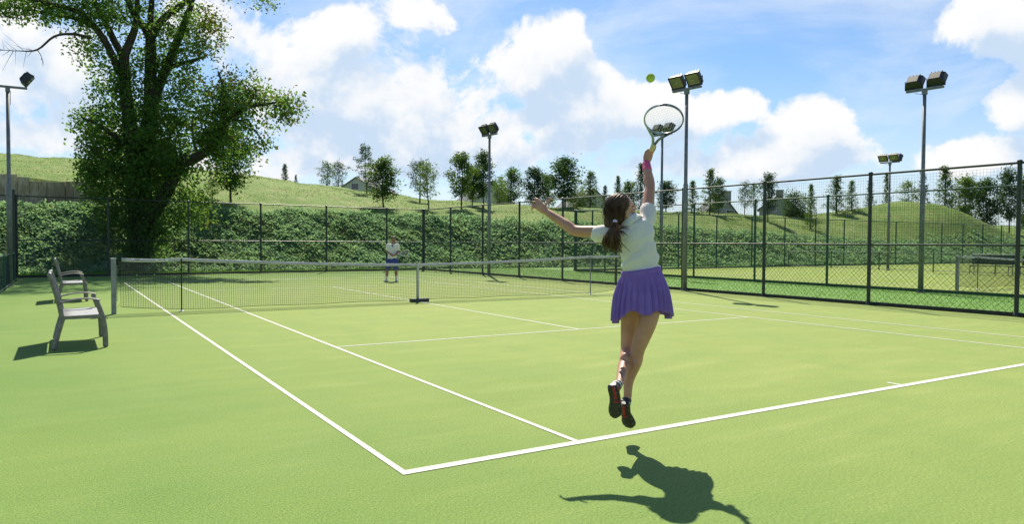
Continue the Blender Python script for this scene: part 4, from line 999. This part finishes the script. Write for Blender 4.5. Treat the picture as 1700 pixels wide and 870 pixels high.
# skirt
SK = MB(); NP = 240; rings = []; hem_c = j(1064, 529, 5.17)
for k, f in enumerate(np.linspace(0, 1, 22)):
    c = j(1064, 450, 5.163)*(1-f)+hem_c*f; a = (.134+.060*f**.9+.012*math.sin(f*3)); bb = (.112+.058*f**.8)
    R_ = []
    for i in range(NP):
        t = 2*math.pi*i/NP; ple = ((i*24/NP) % 1.); amp = (.017+.007*math.sin(t*2.3+1))*min(1, f*2.2)*(1 if f > .06 else 0)
        saw = (ple if ple < .72 else (1-ple)*.72/.28)/.72-.5
        wob = .013*f*math.sin(3*t+.8)+.010*f*f*math.sin(5*t+2.)
        drop = f*f*(.022*math.cos(t-math.pi)+.016*math.sin(4*t+1.)+.012*math.sin(7*t)-.062*max(0, -math.sin(t))**1.5)
        rad = 1+(amp*saw*2)/a+wob/a
        R_.append(c+RX*(a*rad*math.cos(t))+H2*((bb*rad-.018*math.exp(-((t-4.4)/.35)**2)*f)*math.sin(t))-ZU*drop+ZU*(.16*a*math.cos(t)*(1-f)))
    rings.append(R_)
sk = SK.loft(rings, False).build('skirt', M_skirt, girl, True); m_ = sk.modifiers.new('s', 'SOLIDIFY'); m_.thickness = .003
WB = MB(); WB.loft([[j(1064, 450, 5.163)+RX*(a*math.cos(t))+H2*(b*math.sin(t))+ZU*(z+.16*a*math.cos(t)) for t in np.linspace(0, 2*math.pi, 40, endpoint=False)] for z, a, b in ((-.03, .140, .118), (-.015, .142, .120), (.005, .141, .119), (.016, .138, .116))], False)
q = WB.build('waistband', M_skirt, sk, True); q.modifiers.new('s', 'SOLIDIFY').thickness = .004
MB().limb([hipL+ZU*.05, hipL+ZU*.02], [.084, .076], 14, 3).limb([hipR+ZU*.05, hipR+ZU*.02], [.084, .076], 14, 3).limb([hipL+ZU*.03, pel+ZU*.02, hipR+ZU*.03], [.08, .095, .08], 12, 3).remeshed('undershorts', M_skirt, .01, 4, girl)
# wristband
MB().limb([wrR*.70+elR*.30, wrR*.85+elR*.15, wrR*.98+elR*.02], [.0345, .0315, .0305], 16, 3).build('wristband', M_pink, girl, True)
# socks and shoes
def shoe(heel, toe, ankle, soledir, sgn):
    ax, sn, sd = frame(toe-heel, soledir); L = np.linalg.norm(toe-heel)             # ax heel>toe, sn out of the sole
    upv = -sn; prof = [(0, .026, .060), (.06, .033, .066), (.2, .036, .070), (.36, .033, .064), (.52, .036, .055), (.68, .045, .047), (.82, .045, .040), (.93, .036, .032), (1., .014, .018)]
    so = []; upr = []
    def bend(f): return sd*(sgn*.010*math.sin(f*math.pi))
    for f, w, h in prof:
        c = heel+ax*(L*f)+bend(f)
        so.append([c+sd*(w*1.04*math.cos(t))*(1 if True else 0)+sn*(.009*math.copysign(min(1, abs(math.sin(t))*1.6), math.sin(t))) for t in np.linspace(0, 2*math.pi, 16, endpoint=False)])
        upr.append([c+sd*(w*math.cos(t))+upv*(max(0, math.sin(t))*h+.004) for t in np.linspace(0, 2*math.pi, 16, endpoint=False)])
    s_ = MB().loft(upr); s_.limb([heel+ax*(L*.16)+upv*.05, ankle*.55+(heel+ax*L*.16+upv*.05)*.45], [.040, .036], 12, 2)
    up_o = s_.remeshed('shoe', M_shoe, .004, 4, girl)
    sole = MB().loft(so).build('sole', M_shoe, up_o, True)
    for f0, f1, w in ((.03, .40, .011), (.46, .50, .02)):
        r_ = MB(); pts = [heel+ax*(L*f)+bend(f)+sn*.0105+sd*sgn*(.012) for f in np.linspace(f0, f1, 5)]; r_.limb(pts, [(w, .003)]*5, 8, 2, sd); r_.build('sole_stripe', M_red, up_o, True)
    MB().limb([heel+ax*(L*f)+bend(f)+sd*sgn*.034+upv*.012 for f in (.05, .2, .35, .5)], [(.006, .004)]*4, 8, 2, upv).build('side_stripe', M_red, up_o, True)
    for f, o in ((.06, -.018), (.06, .02), (.2, -.022), (.2, .024), (.6, -.03), (.62, .03), (.8, -.026), (.8, .028)):
        c = heel+ax*(L*f)+bend(f)+sd*o; MB().tube([c+sn*.006, c+sn*.016], [.006, .004], 8).build('stud', M_stud, up_o)
    MB().limb([ankle*.35+(heel+ax*L*.16+upv*.05)*.65, ankle*.66+(heel+ax*L*.16+upv*.05)*.34], [.038, .0325], 14, 2).build('sock', M_sockw, girl, True)
shoe(j(1037, 671, 5.12), j(1048, 710, 5.21), anR, unit(-H2*.95-ZU*.25-RX*.15), 1)
shoe(j(1016, 640, 4.79), j(1021, 694, 4.84), anL, unit(-H2*.9-ZU*.2-RX*.42), -1)

# ------------------------------------------------------------------ rackets and balls
def racket(name, grip_end, axis, face, label, mf, mg, scale=1.):
    a, nn, s_ = frame(axis, face); o = empty(name, tuple(grip_end), 0, label, 'racket')
    K = lambda x, y, z=0: scale*(a*x+s_*y+nn*z)
    MB().limb([K(0, 0), K(.01, 0), K(.2, 0)], [(.018*scale, .016*scale)]*3, 8, 3, s_).build('grip', mg, o, True)
    hc, hl, hw = .52, .168, .132
    P = [K(hc+hl*math.cos(t), hw*math.sin(t)) for t in np.linspace(0, 2*math.pi, 41)]
    fr = MB().tube(P, [(.010*scale, .0055*scale)]*41, 8, False, nn).build('frame', mf, o, True)
    for q in (-1, 1): MB().limb([K(.2, q*.006), K(.28, q*.022), K(.34, q*.055), K(.385, q*.082)], [.010*scale]*4, 8, 3).build('throat', mf, o, True)
    st = MB()
    for y in np.linspace(-hw*.88, hw*.88, 15): x = hl*math.sqrt(max(0, 1-(y/hw)**2)); st.tube([K(hc-x, y), K(hc+x, y)], .0006*scale, 3, False)
    for x in np.linspace(-hl*.9, hl*.9, 18): y = hw*math.sqrt(max(0, 1-(x/hl)**2)); st.tube([K(hc+x, -y), K(hc+x, y)], .0006*scale, 3, False)
    t = st.build('strings', M_rstring, o); t['kind'] = 'stuff'
    MB().tube([K(-.012, 0), K(0, 0)], .02*scale, 8).build('butt_cap', M_shoe, o)
    return o
gw = haR+GB+RX*.012+H2*.004
axr = unit(at(1098, 203, 5.08)-at(1077, 256, 5.46))
racket('tennis_racket', gw-axr*.085, axr, -H2*.9+ZU*.25, 'dark framed tennis racket swung overhead in the player\'s raised hand', M_rframe, M_grip)
def ball(loc, label, r=.0335, grp=None):
    o = empty('tennis_ball', tuple(loc), 0, label, 'ball', grp); MB().ell((0, 0, 0), ((r, 0, 0), (0, r, 0), (0, 0, r)), 24, 16).build('felt', M_ball, o, True)
    P = []
    for t in np.linspace(0, 2*math.pi, 49):
        v = unit(np.array([math.cos(t)+.35*math.cos(3*t), math.sin(t)-.35*math.sin(3*t), 1.15*math.sin(2*t)])); P.append(v*(r+.0002))
    MB().tube(P, .0011, 5, False).build('seam', M_seam, o, True); o.rotation_euler = (.6, .9, .3); return o
ball(at(1080, 129, 5.45), 'yellow green tennis ball in the air above the racket')
gb = 'stray balls lying near the far fence'
ball((-4.70, 16.6, .034), 'tennis ball on the court at far left, left one of two', grp=gb)
ball((-4.05, 16.75, .034), 'tennis ball on the court at far left, right one of two', grp=gb)
ball((3.1, 17.3, .034), 'tennis ball by the foot of the far fence left of the man', grp=gb)
ball((7.9, 15.3, .034), 'tennis ball near the far right court corner right of the man', grp=gb)

# ------------------------------------------------------------------ the man at the far end
MD = 26.4; mb = at(651, 467, MD); mb[2] = 0.
man = empty('person', tuple(mb), 0, 'man in white polo and blue shorts waiting beyond the net with a racket', 'person')
def k(px, py, dd=0.): return at(px, py, MD+dd)-mb
F_ = -H2
fL, fR = k(641.5, 465.5), k(658, 465.5); fL[2] = .08; fR[2] = .08
hpL, hpR = k(646.5, 433), k(656, 433); knl, knr = k(643, 449, -.08), k(657.5, 449, -.08)
sl_, sr_ = k(644, 407), k(660.5, 407); el_, er_ = k(642.5, 417, .05), k(661.5, 417, .05); wl_, wr_ = k(650, 423.5, -.22), k(657.5, 423, -.26)
B = MB()
for h_, n_, f_ in ((hpL, knl, fL), (hpR, knr, fR)): B.limb([h_, (h_+n_)/2, n_, n_*.65+f_*.35, f_], [.09, .075, .056, .06, .038], 12, 4)
for s_, e_, w_ in ((sl_, el_, wl_), (sr_, er_, wr_)): B.limb([s_, (s_+e_)/2, e_, e_*.7+w_*.3, w_], [.055, .05, .042, .042, .03], 12, 4)
B.limb([k(651, 433), k(651.5, 422), k(652, 410)], [(.16, .11), (.155, .105), (.17, .11)], 14, 4, RX)
mh = k(653.5, 398.2, -.05); B.limb([k(652, 409), k(653, 404), mh], [.075, .055, .055], 12, 3)
HM, mf_, mu_, mr_ = head_volumes(B, mh, F_*.97+RX*.15-ZU*.12, ZU, 1.08)
for w_, sg in ((wl_, 1), (wr_, -1)):
    c = w_+F_*.05+RX*sg*.02-ZU*.01; B.limb([w_, c], [.032, .04], 10, 3)
    for q in range(4): finger(B, c+ZU*(.026-.018*q)-RX*sg*.0, F_*.6+RX*sg*.6, (0, sg*.9, sg*.9), .075, .0095, ZU)
    finger(B, c+ZU*.03, ZU*.5+F_*.7, (0, .2, .2), .06, .011, RX)
B.remeshed('body', M_skin2, .0085, 5, man)
for q in (-1, 1): MB().ell(HM(.082, q*.032, -.004), (mf_*.008, mr_*.014, mu_*.007), 8, 6).build('eye', M_shoe, man)
MB().ell(HM(-.02, 0, .045), (mf_*.098, mr_*.086, mu_*.085)).ell(HM(-.05, 0, -.005), (mf_*.07, mr_*.083, mu_*.08)).remeshed('hair', M_hair, .008, 3, man)
S = MB(); S.loft([ring(k(651, 433), .168, .125, RX, H2), ring(k(651.2, 427), .168, .125, RX, H2), ring(k(651.7, 418), .17, .125, RX, H2), ring(k(652, 410), .18, .125, RX, H2), ring(k(652.2, 406), .15, .11, RX, H2), ring(k(652.4, 404.2), .075, .07, RX, H2)])
for s_, e_ in ((sl_, el_), (sr_, er_)): S.limb([s_*.8+k(652, 409)*.2, s_, s_*.35+e_*.65], [.066, .068, .064], 12, 3)
def polo_tweak(co):
    out = co.copy()
    for i in range(len(co)):
        p = co[i]; out[i] += unit(np.array([p[0], p[1], 0])+1e-6)*(.016*mnoise.noise(Vector((p[0]*9, p[1]*9, p[2]*7))))
    return out
S.remeshed('polo_shirt', M_shirt, .011, 4, man, polo_tweak)
MB().loft([ring(k(652.6, 404.8)+ZU*z, a, a*.9, RX, H2, 20) for z, a in ((-.02, .098), (.012, .080), (.03, .076), (.022, .086))], False).build('collar', M_navy, man, True)
MB().bar(k(652.5, 406)+F_*.128, k(652.4, 410)+F_*.142, .028, .008, tuple(F_)).build('placket', M_navy, man)
S = MB(); S.limb([k(651.3, 431.5), k(651, 436)], [(.185, .14), (.18, .14)], 16, 2, RX)
for h_, n_ in ((hpL, knl), (hpR, knr)): S.limb([h_, h_*.25+n_*.75], [.115, .105], 14, 3)
S.remeshed('shorts', M_blue, .012, 3, man)
for n_, f_, sg in ((knl, fL, -1), (knr, fR, 1)):
    MB().limb([f_+ZU*.02, f_*.62+n_*.38], [.045, .054], 12, 3).build('sock', M_sockw, man, True)
    t_ = unit(F_+RX*sg*.35); s2 = np.cross(t_, ZU); c0 = f_-ZU*.075
    rings = [[c0+t_*x+s2*(w*math.cos(a))+ZU*(max(0, math.sin(a))*h+.0) for a in np.linspace(0, 2*math.pi, 14, endpoint=False)] for x, w, h in ((-.09, .02, .05), (-.07, .036, .09), (0, .042, .105), (.07, .046, .075), (.14, .047, .055), (.19, .03, .04), (.2, .01, .02))]
    s_ = MB().loft(rings).build('shoe', M_sockw, man, True)
gpos = (wl_+wr_)/2+mb+F_*.05
rend = at(676, 420, MD-.32)
racket('tennis_racket', gpos-unit(rend-gpos)*.05, rend-gpos, F_*.9+ZU*.3, 'pale tennis racket held out by the man beyond the net', M_gripw, M_shoe, .95)
